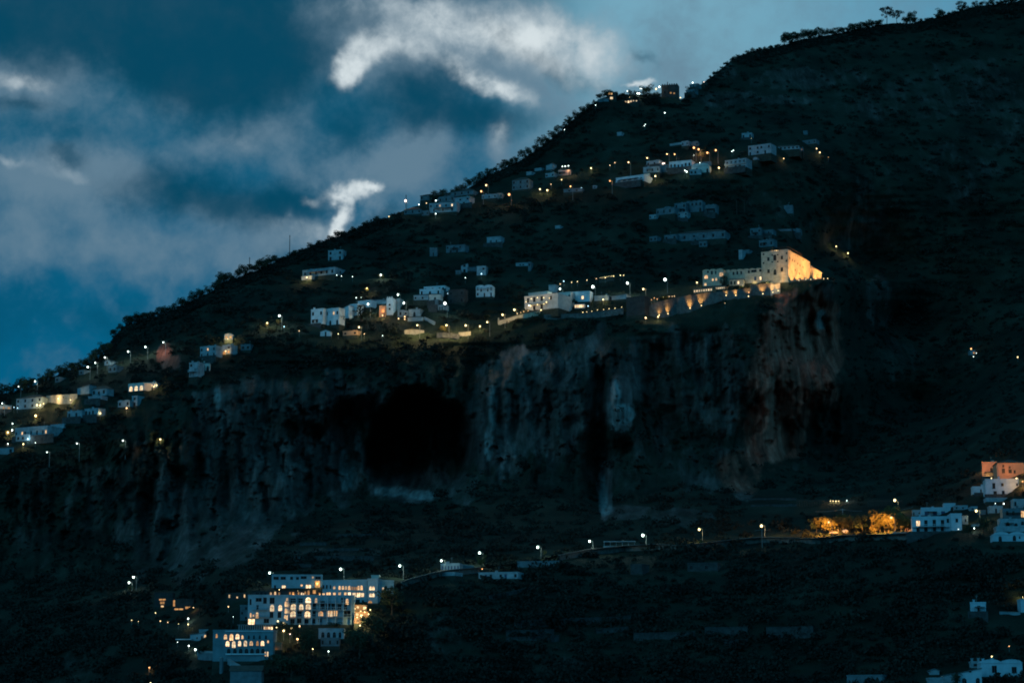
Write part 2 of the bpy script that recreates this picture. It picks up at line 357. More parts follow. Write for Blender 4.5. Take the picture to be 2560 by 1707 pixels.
m2 = tn('ShaderNodeMath'); m2.operation = 'MULTIPLY_ADD'; nt.links.new(tnoise(.09, 8, (1.3, .3, .5), .7), m2.inputs[0]); m2.inputs[1].default_value = 2.6; m2.inputs[2].default_value = -1.45
nt.links.new(m2.outputs[0], mm.inputs[1]); mm.use_clamp = True
rs = tn('ShaderNodeMath'); rs.operation = 'MULTIPLY'; nt.links.new(mm.outputs[0], rs.inputs[0])
gate = tn('ShaderNodeMapRange'); nt.links.new(at1.outputs['Fac'], gate.inputs[0]); gate.inputs[1].default_value = .02; gate.inputs[2].default_value = .35
nt.links.new(gate.outputs[0], rs.inputs[1])
nt.links.new(tmix(rs.outputs[0], veg, rk), nb.inputs['Base Color'])
bp = tn('ShaderNodeBump'); bp.inputs['Strength'].default_value = .8; bp.inputs['Distance'].default_value = 2.0
nt.links.new(tnoise(.4, 10, (1.6, .5, .6), .7), bp.inputs['Height']); nt.links.new(bp.outputs[0], nb.inputs['Normal'])

# ---------------------------------------------------------------- terrain mesh
PXS = np.arange(-700, 3300, 5.5); NC = len(PXS); NR = 380
tt = np.linspace(0, 1, NR)
rg = ridge(PXS) + (fbm(PXS / 60, PXS * 0, 77) - .5) * 8
PY = 2150 + (rg - 2150)[None, :] * (tt[:, None] ** 0.93); PX = np.repeat(PXS[None], NR, 0)
YD = depth(PX, PY)
a_ = (PX - 1280) / FPX; b_ = (853.5 - PY) / FPX
ry = CP - b_ * SP
X = a_ / ry * YD; Z = CAMZ + (SP + b_ * CP) / ry * YD
rows = [np.stack([X, YD, Z], 2)]
top = rows[0][-1]
for i in range(1, 15):                                                    # the far side of the mountain
    q = top.copy(); e = i * 9.0 + i * i * 2.5
    q[:, 1] += e; q[:, 2] -= e * .35 + .004 * e * e * .5 + (fbm(PXS / 80, PXS * 0 + i, 5) - .5) * 10; q[:, 0] *= q[:, 1] / top[:, 1]
    rows.append(q[None])
V = np.concatenate(rows, 0); NR2 = V.shape[0]
idx = np.arange(NR2 * NC).reshape(NR2, NC)
F = np.stack([idx[:-1, :-1], idx[:-1, 1:], idx[1:, 1:], idx[1:, :-1]], 2).reshape(-1, 4)
me = np_mesh('mountain', V.reshape(-1, 3), F, True)
RM = rockmask(PX, PY)
extra = cliffzone(PX, PY) * .22 * (.35 + .65 * sst(PX, 250, 520))
RM = RM * (.6 + .4 * sst(PX, 250, 520))
RMF = np.maximum(RM * .95, extra)
red_rock = np.maximum.reduce([ell(PX, PY, *e, .4, 9) for e in ((1960,930,95,220),(2055,880,60,170),(1930,1080,90,110),(1850,1180,60,60),(415,895,34,44),(2130,880,60,40))])
pale = np.maximum.reduce([ell(PX, PY, *e, .4, 17) for e in ((1538,1010,16,70),(1560,1035,24,26),(1510,1235,10,60),(1518,1275,16,14),(1232,1020,12,60),(1222,1110,10,50),(985,1228,45,12),(1050,1238,50,12),(862,1180,14,50),(880,1190,12,30),(545,985,8,40),(2052,800,14,24))]) * .75
for nm, arr in (('rock', RMF), ('red_rock', red_rock), ('pale', pale)):
    a = me.attributes.new(nm, 'FLOAT', 'POINT')
    full = np.zeros((NR2, NC), np.float32); full[:NR] = arr
    a.data.foreach_set('value', full.ravel())
hill = tag(new_obj('mountainside', me, mats=[tm]), kind='structure')
# sea reaching the horizon
sm = mat('sea_water', (.004, .016, .022), rough=.22, var=0, spec=.5)
me = np_mesh('sea', [(-30000, -20000, 0), (30000, -20000, 0), (30000, 30000, 0), (-30000, 30000, 0)], [(0, 1, 2, 3)])
tag(new_obj('sea', me, mats=[sm]), kind='structure')

# ================================================================ builders
CR = {'A': (0, 820, .2806), 'B': (640, 620, .2806), 'C': (1240, 640, .1871), 'D': (1600, 560, .2296), 'E': (940, 360, .2636),
      'F': (1500, 300, .2636), 'G': (1400, 180, .17007), 'H': (1800, 0, .3231), 'I': (300, 1400, .3061), 'J': (600, 1400, .17857),
      'K': (1000, 1280, .2976), 'L': (1660, 1220, .2721), 'M': (2200, 1120, .16582), 'N': (2260, 1480, .14479), 'O': (420, 1480, .16156),
      'P': (940, 640, .14456), 'Q': (300, 880, .4677), 'S': (0, 980, .4637), 'T': (1000, 1380, .6633), 'U': (420, 500, .22956), 'Z': (0, 0, 1.0884)}
def c2(cr, x, y): a, b, k = CR[cr]; return a + x * k, b + y * k
class MB:
    def __init__(s): s.v = []; s.f = []
    def box(s, x0, x1, y0, y1, z0, z1):
        n = len(s.v)
        s.v += [(x0,y0,z0),(x1,y0,z0),(x1,y1,z0),(x0,y1,z0),(x0,y0,z1),(x1,y0,z1),(x1,y1,z1),(x0,y1,z1)]
        s.f += [(n,n+3,n+2,n+1),(n+4,n+5,n+6,n+7),(n,n+1,n+5,n+4),(n+1,n+2,n+6,n+5),(n+2,n+3,n+7,n+6),(n+3,n,n+4,n+7)]; return s
    def prism(s, pts, y0, y1):            # polygon in x,z extruded along y (counter-clockwise seen from the front)
        n = len(s.v); k = len(pts)
        s.v += [(x, y0, z) for x, z in pts] + [(x, y1, z) for x, z in pts]
        s.f.append(tuple(range(n, n + k))); s.f.append(tuple(range(n + 2 * k - 1, n + k - 1, -1)))
        for i in range(k):
            j = (i + 1) % k; s.f.append((n + i, n + k + i, n + k + j, n + j))
        return s
    def tube(s, p, q, r0, r1, k=6):
        p = Vector(p); q = Vector(q); d = (q - p).normalized()
        a = d.orthogonal().normalized(); b = d.cross(a); n = len(s.v)
        for c, r in ((p, r0), (q, r1)):
            for i in range(k):
                t = 2 * math.pi * i / k; s.v.append(tuple(c + a * r * math.cos(t) + b * r * math.sin(t)))
        for i in range(k):
            j = (i + 1) % k; s.f.append((n + i, n + j, n + k + j, n + k + i))
        s.f.append(tuple(range(n + k - 1, n - 1, -1))); s.f.append(tuple(range(n + k, n + 2 * k))); return s
    def ball(s, c, r, sx=1, sz=1):
        n = len(s.v); L, K = 5, 8
        s.v.append((c[0], c[1], c[2] + r * sz))
        for i in range(1, L):
            a = math.pi * i / L
            for j in range(K):
                t = 2 * math.pi * j / K
                s.v.append((c[0] + r * sx * math.sin(a) * math.cos(t), c[1] + r * sx * math.sin(a) * math.sin(t), c[2] + r * sz * math.cos(a)))
        s.v.append((c[0], c[1], c[2] - r * sz)); e = len(s.v) - 1
        for j in range(K):
            j2 = (j + 1) % K
            s.f.append((n, n + 1 + j, n + 1 + j2)); s.f.append((e, e - K + j2, e - K + j))
            for i in range(L - 2): s.f.append((n+1+i*K+j, n+1+(i+1)*K+j, n+1+(i+1)*K+j2, n+1+i*K+j2))
        return s
    def mesh(s, name):
        me = bpy.data.meshes.new(name); me.from_pydata(s.v, [], s.f); me.update(); return me
    def build(s, name, m, parent=None, loc=None):
        o = new_obj(name, s.mesh(name), parent, [MT[m] if isinstance(m, str) else m])
        if loc is not None: o.location = loc
        return o
def empty(name, loc, rz=0):
    o = bpy.data.objects.new(name, None); S.collection.objects.link(o); o.location = loc; o.rotation_euler = (0, 0, rz); o.empty_display_size = .5
    return o
# ---- unit windows: one metre wide and high, centred on x, sill at z=0, standing on the wall plane y=0
def arch_pts(w, h, n=7):
    r = w / 2; rz = min(.45, .5) * h
    pts = [(-r, 0), (r, 0), (r, h - rz)]
    pts += [(r * math.cos(math.pi * i / n), h - rz + rz * math.sin(math.pi * i / n)) for i in range(1, n)]
    return pts + [(-r, h - rz)]
_wm = {}
def win_meshes(kind):
    if kind in _wm: return _wm[kind]
    arch = kind in 'aAGgcC'; f = MB()
    pane = {'w': 'glass', 'b': 'glassb', 'D': 'glass', 'l': 'lit', 'L': 'litb', 'o': 'litd', 'a': 'glass', 'A': 'lit', 'G': 'litb', 'g': 'litd', 'c': 'glass', 'C': 'lit'}[kind]
    if arch:
        f.prism([(-.56, -.03), (.56, -.03), (.56, 0), (-.56, 0)], -.10, 0)
        f.box(-.035, .035, -.06, -.046, 0, .9).box(-.47, .47, -.06, -.046, .52, .57)
        p = MB().prism(arch_pts(.94, .97), -.045, 0)
    else:
        f.box(-.5, -.43, -.07, 0, 0, 1).box(.43, .5, -.07, 0, 0, 1).box(-.43, .43, -.07, 0, .94, 1).box(-.56, .56, -.12, 0, -.05, 0)
        f.box(-.03, .03, -.06, -.046, 0, .94)
        p = MB().box(-.43, .43, -.045, 0, 0, .94)
    me = f.mesh('window_frame'); me.materials.append(MT['frame'])
    mp = p.mesh('pane'); mp.materials.append(MT[pane])
    _wm[kind] = (me, mp); return _wm[kind]
def window(par, kind, x, z, w, h, y=0, side=False, name=None):
    me, mp = win_meshes(kind)
    nm = name or ('door' if kind == 'D' else 'arched_window' if kind in 'aAGgcC' else 'window')
    o = bpy.data.objects.new(nm, me); S.collection.objects.link(o); o.parent = par
    p = bpy.data.objects.new('pane', mp); S.collection.objects.link(p); p.parent = o
    o.scale = (w, 1, h)
    if side: o.rotation_euler = (0, 0, R(90)); o.location = (y, x, z)
    else: o.location = (x, y, z)
    return o
GROUPS = {'h': 'houses on the mountainside'}
class Bld:
    """pixel-measured building: (x0,y0)-(x1,y1) is the top edge of the front wall, h its height"""
    def __init__(s, name, label, cr, x0, y0, x1, y1, h, cat='house', m='white', roof='flat', depth_m=None, yaw=None, dy=0, group=None, par=.45, found=5, front=0, lift=0):
        px0, py0 = c2(cr, x0, y0); px1, py1 = c2(cr, x1, y1); k = CR[cr][2]; hp = h * k
        mx, mt = (px0 + px1) / 2, (py0 + py1) / 2; mb = mt + hp
        Yg = D(mx, mb); el = ray(mx, mt)[1]
        sl = (py0 - py1) / max(px1 - px0, 1)
        th = math.atan(sl / max(el, .05)) if yaw is None else R(yaw)
        if yaw is None: th = max(R(-32), min(R(34), th)) * .8 + R(3)
        Wd = (px1 - px0) * KP * Yg / math.cos(th)
        Y = Yg - abs(math.sin(th)) * Wd / 2 * .8 - 1.2 - front
        Wd = (px1 - px0) * KP * Y / math.cos(th)
        P = at(mx, mb, Y); H = at(mx, mt, Y).z - P.z; P.z += lift
        s.e = empty(name, P, -th); tag(s.e, label, cat, group); s.th = th; s.P = P; s.W = Wd; s.H = H; s.Y = Y
        s.dep = depth_m or min(max(Wd * .6, 6), 12); dp = s.dep; w2 = Wd / 2; s.m = m
        wl = MB()
        if roof == 'gable':
            wl.prism([(-w2, -.02), (w2, -.02), (w2, H * .7), (0, H), (-w2, H * .7)], 0, dp)
        elif roof == 'gableL':            # ridge parallel to the front
            wl.box(-w2, w2, 0, dp, -.02, H)
        elif roof == 'shedL':
            wl.prism([(-w2, -.02), (w2, -.02), (w2, H), (-w2, H * .72)], 0, dp)
        else: wl.box(-w2, w2, 0, dp, -.02, H)
        s.wall = wl.build('wall', m, s.e)
        MB().box(-w2 - .15, w2 + .15, -.15, dp, -found, -.02).build('foundation', 'found', s.e)
        r = MB()
        if roof == 'flat':
            p = par; r.box(-w2-.12, w2+.12, -.12, .18, H, H+p).box(-w2-.12, -w2+.2, .18, dp, H, H+p).box(w2-.2, w2+.12, .18, dp, H, H+p).box(-w2+.2, w2-.2, .18, dp, H, H+.12)
            r.build('roof', m, s.e)
        elif roof == 'flatd': r.box(-w2-.3, w2+.3, -.4, dp+.2, H, H+.35).build('roof', 'greyroof', s.e)
        elif roof == 'hip':
            hh = min(2.2, Wd * .18); a = min(dp, Wd) * .5; n = 0; o = .5
            r.v += [(-w2-o,-o,H),(w2+o,-o,H),(w2+o,dp+o,H),(-w2-o,dp+o,H),(-w2+a,dp/2,H+hh),(w2-a,dp/2,H+hh)]
            r.f += [(0,1,5,4),(1,2,5),(2,3,4,5),(3,0,4),(3,2,1,0)]; r.build('roof', 'tile', s.e)
        elif roof == 'gableL':
            o = .4; hh = min(2.4, dp * .25)
            r.v += [(-w2-o,-o,H),(w2+o,-o,H),(w2+o,dp+o,H),(-w2-o,dp+o,H),(-w2-o,dp/2,H+hh),(w2+o,dp/2,H+hh)]
            r.f += [(0,1,5,4),(1,2,5),(2,3,4,5),(3,0,4),(3,2,1,0)]; r.build('roof', 'tile', s.e)
        elif roof == 'gable':
            o = .3; r.prism([(-w2-o, H*.7-.1), (0, H+.02), (w2+o, H*.7-.1), (w2+o, H*.7+.15), (0, H+.3), (-w2-o, H*.7+.15)], -.3, dp).build('roof', 'greyroof', s.e)
        elif roof == 'shedL':
            r.prism([(-w2-.2, H*.72), (w2+.2, H+.05), (w2+.2, H+.3), (-w2-.2, H*.72+.25)], -.3, dp).build('roof', 'greyroof', s.e)
        elif roof.startswith('vault'):
            nv = int(roof[5:] or 1); bw = Wd / nv
            for i in range(nv):
                cx = -w2 + bw * (i + .5); pts = [(cx + bw * .48 * math.cos(math.pi * j / 10), H + bw * .16 * math.sin(math.pi * j / 10)) for j in range(11)]
                r.prism(pts, -.15, dp)
            r.box(-w2-.15, w2+.15, -.2, dp, H-.2, H); r.build('roof', m, s.e)
        elif roof == 'dome':
            r.box(-w2-.1, w2+.1, -.1, dp, H, H+.25)
            r.ball((0, min(dp, Wd) / 2, H+.1), min(Wd, dp) * .42, 1, .55).build('roof', m, s.e)
        elif roof == 'crenel':
            r.box(-w2-.1, w2+.1, -.1, dp+.1, H, H+.3); n = max(3, int(Wd / 1.6))
            for i in range(n):
                x = -w2 + Wd * (i + .25) / n; r.box(x, x + Wd / n * .5, -.1, .3, H+.3, H+1.1)
            r.build('roof', m, s.e)
    def clutter(s, rg):
        if s.W < 5: return s
        if rg.random() < .6: s.chimney(rg.uniform(-.38, .38), rg.uniform(.8, 1.5), rg.uniform(1, 3))
        if rg.random() < .4:
            x = s.W * rg.uniform(-.35, .35); MB().tube((x, 2, s.H), (x, 2, s.H + 3.0), .05, .04).box(x-.5, x+.5, 1.97, 2.03, s.H+2.6, s.H+2.68).box(x-.35, x+.35, 1.97, 2.03, s.H+2.2, s.H+2.28).build('aerial', 'metal', s.e)
        if rg.random() < .35:
            x = s.W * rg.uniform(-.3, .3); MB().tube((x, 3, s.H + .1), (x, 3, s.H + 1.3), .6, .6, 8).build('water_tank', 'slab', s.e)
        if rg.random() < .5:
            a = -s.W * rg.uniform(.45, .7); b = s.W * rg.uniform(.45, .8); d = rg.uniform(1.5, 3)
            MB().box(a, b, -d, -d + .4, -4, rg.uniform(.2, .7)).build('garden_wall', 'terr', s.e)
        if rg.random() < .35 and s.H > 3: s.canopy(min(2.6, s.H * .6), rg.uniform(-.5, -.2), rg.uniform(0, .45), 2.2, rg.choice(['wood', 'greyroof', 'tile']), .1, 3)
        return s
    def rows(s, rows, z0=0, z1=None, x0=None, x1=None, ws=1.0, hs=1.0):
        z1 = s.H if z1 is None else z1; x0 = -s.W/2 if x0 is None else x0; x1 = s.W/2 if x1 is None else x1
        n = len(rows); sh = (z1 - z0) / n
        for i, rw in enumerate(rows):
            zb = z1 - sh * (i + 1); bw = (x1 - x0) / len(rw)
            for j, ch in enumerate(rw):
                if ch == '.': continue
                x = x0 + bw * (j + .5)
                if ch == 'D': w, h, z = min(1.4, bw*.45), min(2.4, sh*.72), zb + .05
                elif ch in 'aAGg': w, h, z = min(2.6, bw*.62), min(2.7, sh*.74), zb + .05
                elif ch in 'cC': w, h, z = min(1.2, bw*.5), min(2.0, sh*.55), zb + sh*.25
                else: w, h, z = min(1.35, bw*.48), min(1.9, sh*.52), zb + sh*.27
                window(s.e, ch, x, z, w*ws, h*hs)
        return s
    def side(s, rows, ws=1.0):
        n = len(rows); sh = s.H / n
        for i, rw in enumerate(rows):
            zb = s.H - sh * (i + 1); bw = s.dep / len(rw)
            for j, ch in enumerate(rw):
                if ch == '.': continue
                window(s.e, ch, bw * (j + .5), zb + sh*.27, min(1.35, bw*.48)*ws, min(1.9, sh*.52), y=s.W/2, side=True)
        return s
    def loc(s, cr, x, y, side=False):
        """pixel -> local coordinates on the front (or right side) wall plane"""
        px, py = c2(cr, x, y); sx, tz = ray(px, py)
        c, sn = math.cos(s.th), math.sin(s.th)
        # local frame: ex=(c,-sn), ey=(sn,c)
        if not side: nx, ny, off = sn, c, 0.0
        else: nx, ny, off = c, -sn, s.W / 2
        Yh = (off + s.P.x * nx + s.P.y * ny) / (sx * nx + ny)
        q = Vector((sx * Yh, Yh, CAMZ + tz * Yh)) - s.P
        return q.x * c - q.y * sn, q.x * sn + q.y * c, q.z
    def win(s, kind, cr, lst, side=False, ws=1.0):
        for (x, y, w, h) in lst:      # centre and size in crop pixels
            lx, ly, lz = s.loc(cr, x, y, side); k = CR[cr][2] * KP * s.Y
            wm = w * k / (math.cos(s.th) if not side else max(math.sin(s.th), .35)); hm = h * k
            if side: window(s.e, kind, ly, lz - hm/2, wm, hm, y=s.W/2, side=True)
            else: window(s.e, kind, lx, lz - hm/2, wm, hm)
        return s
    def balcony(s, z, x0=-.5, x1=.5, d=1.1, m='white'):
        b = MB(); a, c = s.W*x0, s.W*x1
        b.box(a, c, -d, 0, z-.18, z)
        b.box(a, c, -d, -d+.08, z+.85, z+.95)
        n = max(2, int((c-a)/.7))
        for i in range(n+1):
            x = a + (c-a-.08)*i/n; b.box(x, x+.08, -d, -d+.08, z, z+.85)
        b.build('balcony', m, s.e); return s
    def chimney(s, x, h=1.3, y=2):
        MB().box(s.W*x-.35, s.W*x+.35, y, y+.7, s.H, s.H+h).box(s.W*x-.5, s.W*x+.5, y-.15, y+.85, s.H+h, s.H+h+.2).build('chimney', s.m, s.e); return s
    def canopy(s, z, x0, x1, d=3, m='greyroof', slope=.15, posts=4):
        c = MB(); a, b = s.W*x0, s.W*x1
        n = len(c.v); c.v += [(a,-d,z-d*slope),(b,-d,z-d*slope),(b,0,z),(a,0,z),(a,-d,z-d*slope+.15),(b,-d,z-d*slope+.15),(b,0,z+.15),(a,0,z+.15)]
        c.f += [(n,n+3,n+2,n+1),(n+4,n+5,n+6,n+7),(n,n+1,n+5,n+4),(n+1,n+2,n+6,n+5),(n+3,n,n+4,n+7)]
        for i in range(posts):
            x = a + .1 + (b-a-.2)*i/max(posts-1,1); c.box(x-.08, x+.08, -d+.05, -d+.2, 0, z-d*slope)
        c.build('awning', m, s.e); return s
def light(par, loc, col, power, r=.25, spot=None, aim=None, blend=.6):
    l = bpy.data.lights.new('lamp_light', 'SPOT' if spot else 'POINT'); l.energy = power; l.color = col; l.shadow_soft_size = r
    if spot: l.spot_size = R(spot); l.spot_blend = blend
    o = bpy.data.objects.new('lamp_light', l); S.collection.objects.link(o); o.parent = par; o.location = loc
    if aim is not None: o.rotation_euler = Vector(aim).to_track_quat('-Z', 'Y').to_euler()
    return o
COL = {'w': (.86, 1.0, .90), 'y': (1.0, .72, .30), 'o': (1.0, .58, .24), 'O': (1.0, .42, .12), 'c': (.55, .85, 1.0), 'g': (.75, 1.0, .85), 'p': (1.0, .70, .55)}
_bm = {}
def bulbmat(c):
    if ('b', c) not in _bm:
        _bm[('b', c)] = mat('lit_bulb_' + {'w': 'white', 'y': 'yellow', 'o': 'amber', 'O': 'orange', 'c': 'bluish', 'g': 'pale', 'p': 'pink'}[c], (.5, .5, .5), var=0, emit=COL[c], es={'O': 2.6, 'o': 3.2, 'p': 3.5, 'y': 4.0, 'c': 3.0, 'g': 6.0, 'w': 6.0}[c])
    return _bm[('b', c)]
def lampmeshes(kind, c, r):
    key = (kind, c, round(r, 2))
    if key in _bm: return _bm[key]
    r_ = r
    b = MB().ball((0, 0, 0), r_, 1, 1.15).mesh('bulb'); b.materials.append(bulbmat(c)); _bm[key] = b; return b
LCOUNT = [0]
def lamp(kind, label, cr, x, y, c='w', r=.45, hgt=None, pw=0, group=None, arm=1.4, front=0, cat=None):
    """kind: street_lamp (mast with arm) / garden_lamp (post with globe) / wall_lantern / hanging"""
    r *= .8 * random.uniform(.75, 1.12)
    px, py = c2(cr, x, y)
    H = hgt if hgt is not None else {'street_lamp': 7.0, 'garden_lamp': 2.4, 'wall_lantern': .6, 'floodlight': .5}[kind]
    Y = D(px, py + H / (KP * 1300)) - 1.0 - front
    L = at(px, py, Y); e = empty(kind, (L.x, L.y, L.z - H))
    tag(e, label, cat or {'street_lamp': 'street lamp', 'garden_lamp': 'garden lamp', 'wall_lantern': 'lantern', 'floodlight': 'floodlight'}[kind], group)
    if kind == 'street_lamp':
        a = arm
        MB().tube((a, 0, -2.5), (a, 0, H + .1), .13, .08).tube((a, 0, H + .05), (.1, 0, H + .45), .06, .05).build('mast', 'metal', e)
        MB().box(-.45, .35, -.2, .2, H + .32, H + .55).build('lamp_head', 'metal', e)
    elif kind == 'garden_lamp':
        MB().tube((0, 0, -1), (0, 0, H - r * .8), .07, .05).build('post', 'metal', e)
        MB().tube((0, 0, H + r * .9), (0, 0, H + r * .9 + .15), r * .6, .1).build('cap', 'metal', e)
    elif kind == 'wall_lantern':
        MB().box(-.06, .06, 0, .5, H + r, H + r + .12).box(-.1, .1, .4, .5, H - .2, H + r + .2).build('bracket', 'metal', e)
    elif kind == 'floodlight':
        MB().box(-.3, .3, -.25, .25, 0, .15).box(-.05, .05, -.05, .05, .15, H - r * .8).build('bracket', 'metal', e)
    b = bpy.data.objects.new('bulb', lampmeshes(kind, c, r)); S.collection.objects.link(b); b.parent = e; b.location = (0, 0, H)
    pw *= .9
    if pw: light(e, (0, -.9 if kind != 'street_lamp' else -.6, H - (.2 if kind != 'floodlight' else -.2)), COL[c], pw, .3)
    return e
def clear_ground(P, margin=1.5):
    P = P.copy()
    for _ in range(80):
        f = P.y * CP + (P.z - CAMZ) * SP; u = -P.y * SP + (P.z - CAMZ) * CP
        if D(1280 + P.x / f * FPX, 853.5 - u / f * FPX) > P.y + margin: break
        P.z += .4
    return P
def wallstrip(name, label, cr, pts, h, m='stoned', th=.7, cat='wall', kind=None, front=0, coping=None, Y=None, group=None):
    """a free-standing wall following the ground; pts = top edge in crop pixels, h = height (number or list)"""
    n = len(pts); hs = h if isinstance(h, (list, tuple)) else [h] * n; k = CR[cr][2]
    P0 = [c2(cr, *p) for p in pts]; pos = []
    for (px, py), hh in zip(P0, hs):
        Yb = (D(px, py + hh * k) - 1.4 - front) if Y is None else Y
        t = at(px, py, Yb); b = at(px, py + hh * k, Yb); pos.append((Vector((t.x, t.y, b.z - 1.5)), t.z))
    o0 = pos[0][0].copy(); mb = MB(); cp = MB()
    for i in range(n):
        a = pos[max(i-1, 0)][0]; b = pos[min(i+1, n-1)][0]; d = Vector((b.x - a.x, b.y - a.y, 0)).normalized(); nn = Vector((-d.y, d.x, 0)) * th
        p, zt = pos[i]
        for q in (p, p + nn): mb.v += [(q.x-o0.x, q.y-o0.y, p.z-o0.z), (q.x-o0.x, q.y-o0.y, zt-o0.z)]
        for q in (p - nn*.2, p + nn*1.2): cp.v += [(q.x-o0.x, q.y-o0.y, zt-o0.z+.003), (q.x-o0.x, q.y-o0.y, zt-o0.z+.25)]
    for M_ in (mb, cp):
        for i in range(n - 1):
            a, b = 4*i, 4*(i+1); M_.f += [(a, b, b+1, a+1), (a+1, b+1, b+3, a+3), (a+3, b+3, b+2, a+2), (a+2, b+2, b, a)]
        M_.f += [(0, 1, 3, 2), (4*n-4, 4*n-2, 4*n-1, 4*n-3)]
    e = empty(name, o0); tag(e, label, cat, group, kind)
    mb.build('masonry', m, e); cp.build('coping', coping or ('terr' if m == 'terr' else 'stoned' if m in ('stoned','stone') else 'slab'), e)
    return e
# ---- foliage
def leaves(center, rad, n, size, rng, flat=1.0, hollow=.35):
    d = rng.normal(size=(n, 3)); d /= np.linalg.norm(d, axis=1)[:, None]
    rr_ = (hollow + (1 - hollow) * rng.random(n) ** .6)
    c = np.asarray(center) + d * rr_[:, None] * np.asarray(rad)
    u = rng.normal(size=(n, 3)); u /= np.linalg.norm(u, axis=1)[:, None]
    w = np.cross(u, rng.normal(size=(n, 3))); w /= np.linalg.norm(w, axis=1)[:, None] + 1e-6
    sz = (size * (.6 + .8 * rng.random(n)))[:, None]
    return np.stack([c - u*sz*.5, c + w*sz*.35, c + u*sz*.5, c - w*sz*.35], 1)
def crown_mesh(name, kind, seed):
    rng = np.random.default_rng(seed); q = []
    if kind == 'oak':
        for i in range(13):
            a = rng.random() * 6.28; r = .34 * rng.random() ** .5; z = .32 + .5 * rng.random()
            q.append(leaves((r*math.cos(a), r*math.sin(a), z), (.17+.08*rng.random(),)*2 + (.13+.05*rng.random(),), 62, .075, rng))
    elif kind == 'pine':
        for i in range(11):
            a = rng.random() * 6.28; r = .42 * rng.random() ** .5; z = .66 + .22 * rng.random() - r*.2
            q.append(leaves((r*math.cos(a), r*math.sin(a), z), (.15, .15, .075), 55, .06, rng))
        for i in range(3):
            a = rng.random() * 6.28; q.append(leaves((.25*math.cos(a), .25*math.sin(a), .5), (.1, .1, .05), 30, .06, rng))
    elif kind == 'cypress':
        for i in range(12):
            z = .1 + .85 * i / 12; w = .15 * math.sin(math.pi * min(1, (1 - z) * 1.15 + .05)) + .02
            q.append(leaves((0, 0, z), (w, w, .07), 45, .05, rng))
    else:  # bush
        for i in range(9):
            a = rng.random() * 6.28; r = .3 * rng.random() ** .5; z = .15 + .6 * rng.random() * (1 - r)
            q.append(leaves((r*math.cos(a), r*math.sin(a), z), (.2, .2, .17), 60, .09, rng))
    v = np.concatenate(q).reshape(-1, 3); return np_mesh('crown', v, np.arange(len(v)).reshape(-1, 4))
def trunk_mesh(kind, seed):
    rng = random.Random(seed); m = MB(); hh = {'oak': .42, 'pine': .62, 'cypress': .9, 'bush': .35}[kind]; p = Vector((0, 0, -.12)); r = .03
    for i in range(4):
        q = Vector((p.x + rng.uniform(-.02, .02), p.y + rng.uniform(-.02, .02), -.12 + (hh + .12) * (i + 1) / 4)); m.tube(p, q, r, r * .82, 6); p = q; r *= .82
    if kind in ('oak', 'pine', 'bush'):
        for i in range(5):
            a = i * 1.26 + rng.random(); l = .3 if kind != 'bush' else .2
            m.tube(p - Vector((0, 0, rng.random() * .1)), p + Vector((l * math.cos(a), l * math.sin(a), l * .6)), .014, .006, 5)
    return m.mesh('trunk')
TREEV = {}
def treevar(kind, i, lm):
    key = (kind, i, lm)
    if key not in TREEV:
        base = (kind, i)
        if base not in TREEV:
            TREEV[base] = (crown_mesh('crown', kind, 100 + i * 7 + len(kind)), trunk_mesh(kind, i)); TREEV[base][1].materials.append(MT['bark'])
        c = TREEV[base][0].copy(); c.materials.append(MT[lm]); TREEV[key] = (c, TREEV[base][1])
    return TREEV[key]
def tree(name, label, kind, px, pybase, hpx, cat='tree', group=None, wid=1.0, lm='leaf', Y=None, front=0, var=None):
    Y = (D(px, pybase) - .5 - front) if Y is None else Y
    p = at(px, pybase, Y); h = hpx * KP * Y
    v = random.randrange(5) if var is None else var
    cm, tm_ = treevar(kind, v, lm); e = empty(name, p, random.random() * 6.28); tag(e, label, cat, group)
    for nm, me in (('trunk', tm_), ('crown' if name != 'bush' else 'foliage', cm)):
        o = bpy.data.objects.new(nm, me); S.collection.objects.link(o); o.parent = e; o.scale = (h * wid, h * wid, h)
    return e

# ================================================================ houses
_rg = random.Random(11)
HG = 'houses of the mountainside hamlets'
def B(name, label, cr, x0, y0, x1, y1, h, rows=None, **k):
    side = k.pop('side', None); k.setdefault('group', HG)
    b = Bld(name, label, cr, x0, y0, x1, y1, h, **k)
    if rows: b.rows(rows)
    if side: b.side(side)
    if b.e['category'] in ('house', 'farmhouse', 'villa', 'cottage', 'apartment house') and k.get('roof', 'flat') in ('flat', 'flatd'): b.clutter(_rg)
    return b
# --- far left hamlet
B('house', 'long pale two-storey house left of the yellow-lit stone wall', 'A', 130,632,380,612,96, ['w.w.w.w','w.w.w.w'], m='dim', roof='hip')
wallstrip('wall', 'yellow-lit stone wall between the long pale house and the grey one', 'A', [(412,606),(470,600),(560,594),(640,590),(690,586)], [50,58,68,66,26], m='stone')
B('house', 'plain grey shed-roofed house above the right end of the yellow-lit wall', 'A', 682,520,800,505,76, ['....'], m='dim', roof='shedL')
B('house', 'blue-white house with three dark windows left of the lit restaurant', 'A', 806,552,955,530,62, ['wDw'], m='dim', roof='hip')
B('terrace_house', 'low pale wing under the house with three windows', 'A', 780,616,905,606,26, m='dim')
r_ = B('restaurant', 'small restaurant with three bright lit arches and a warm facade', 'A', 1135,506,1290,489,62, ['GGG'], cat='restaurant', m='cream')
B('house', 'low blue house adjoining the lit arches of the restaurant', 'A', 1294,492,1392,488,46, ['w.LL'], m='dim')
B('vaulted_house', 'small blue vaulted cottage below the lit restaurant', 'A', 1045,655,1160,645,52, ['w.w'], m='dim', roof='vault2')
B('tower_house', 'narrow blue house right of the vaulted cottage', 'A', 1172,612,1224,606,84, ['w','D'], m='dim')
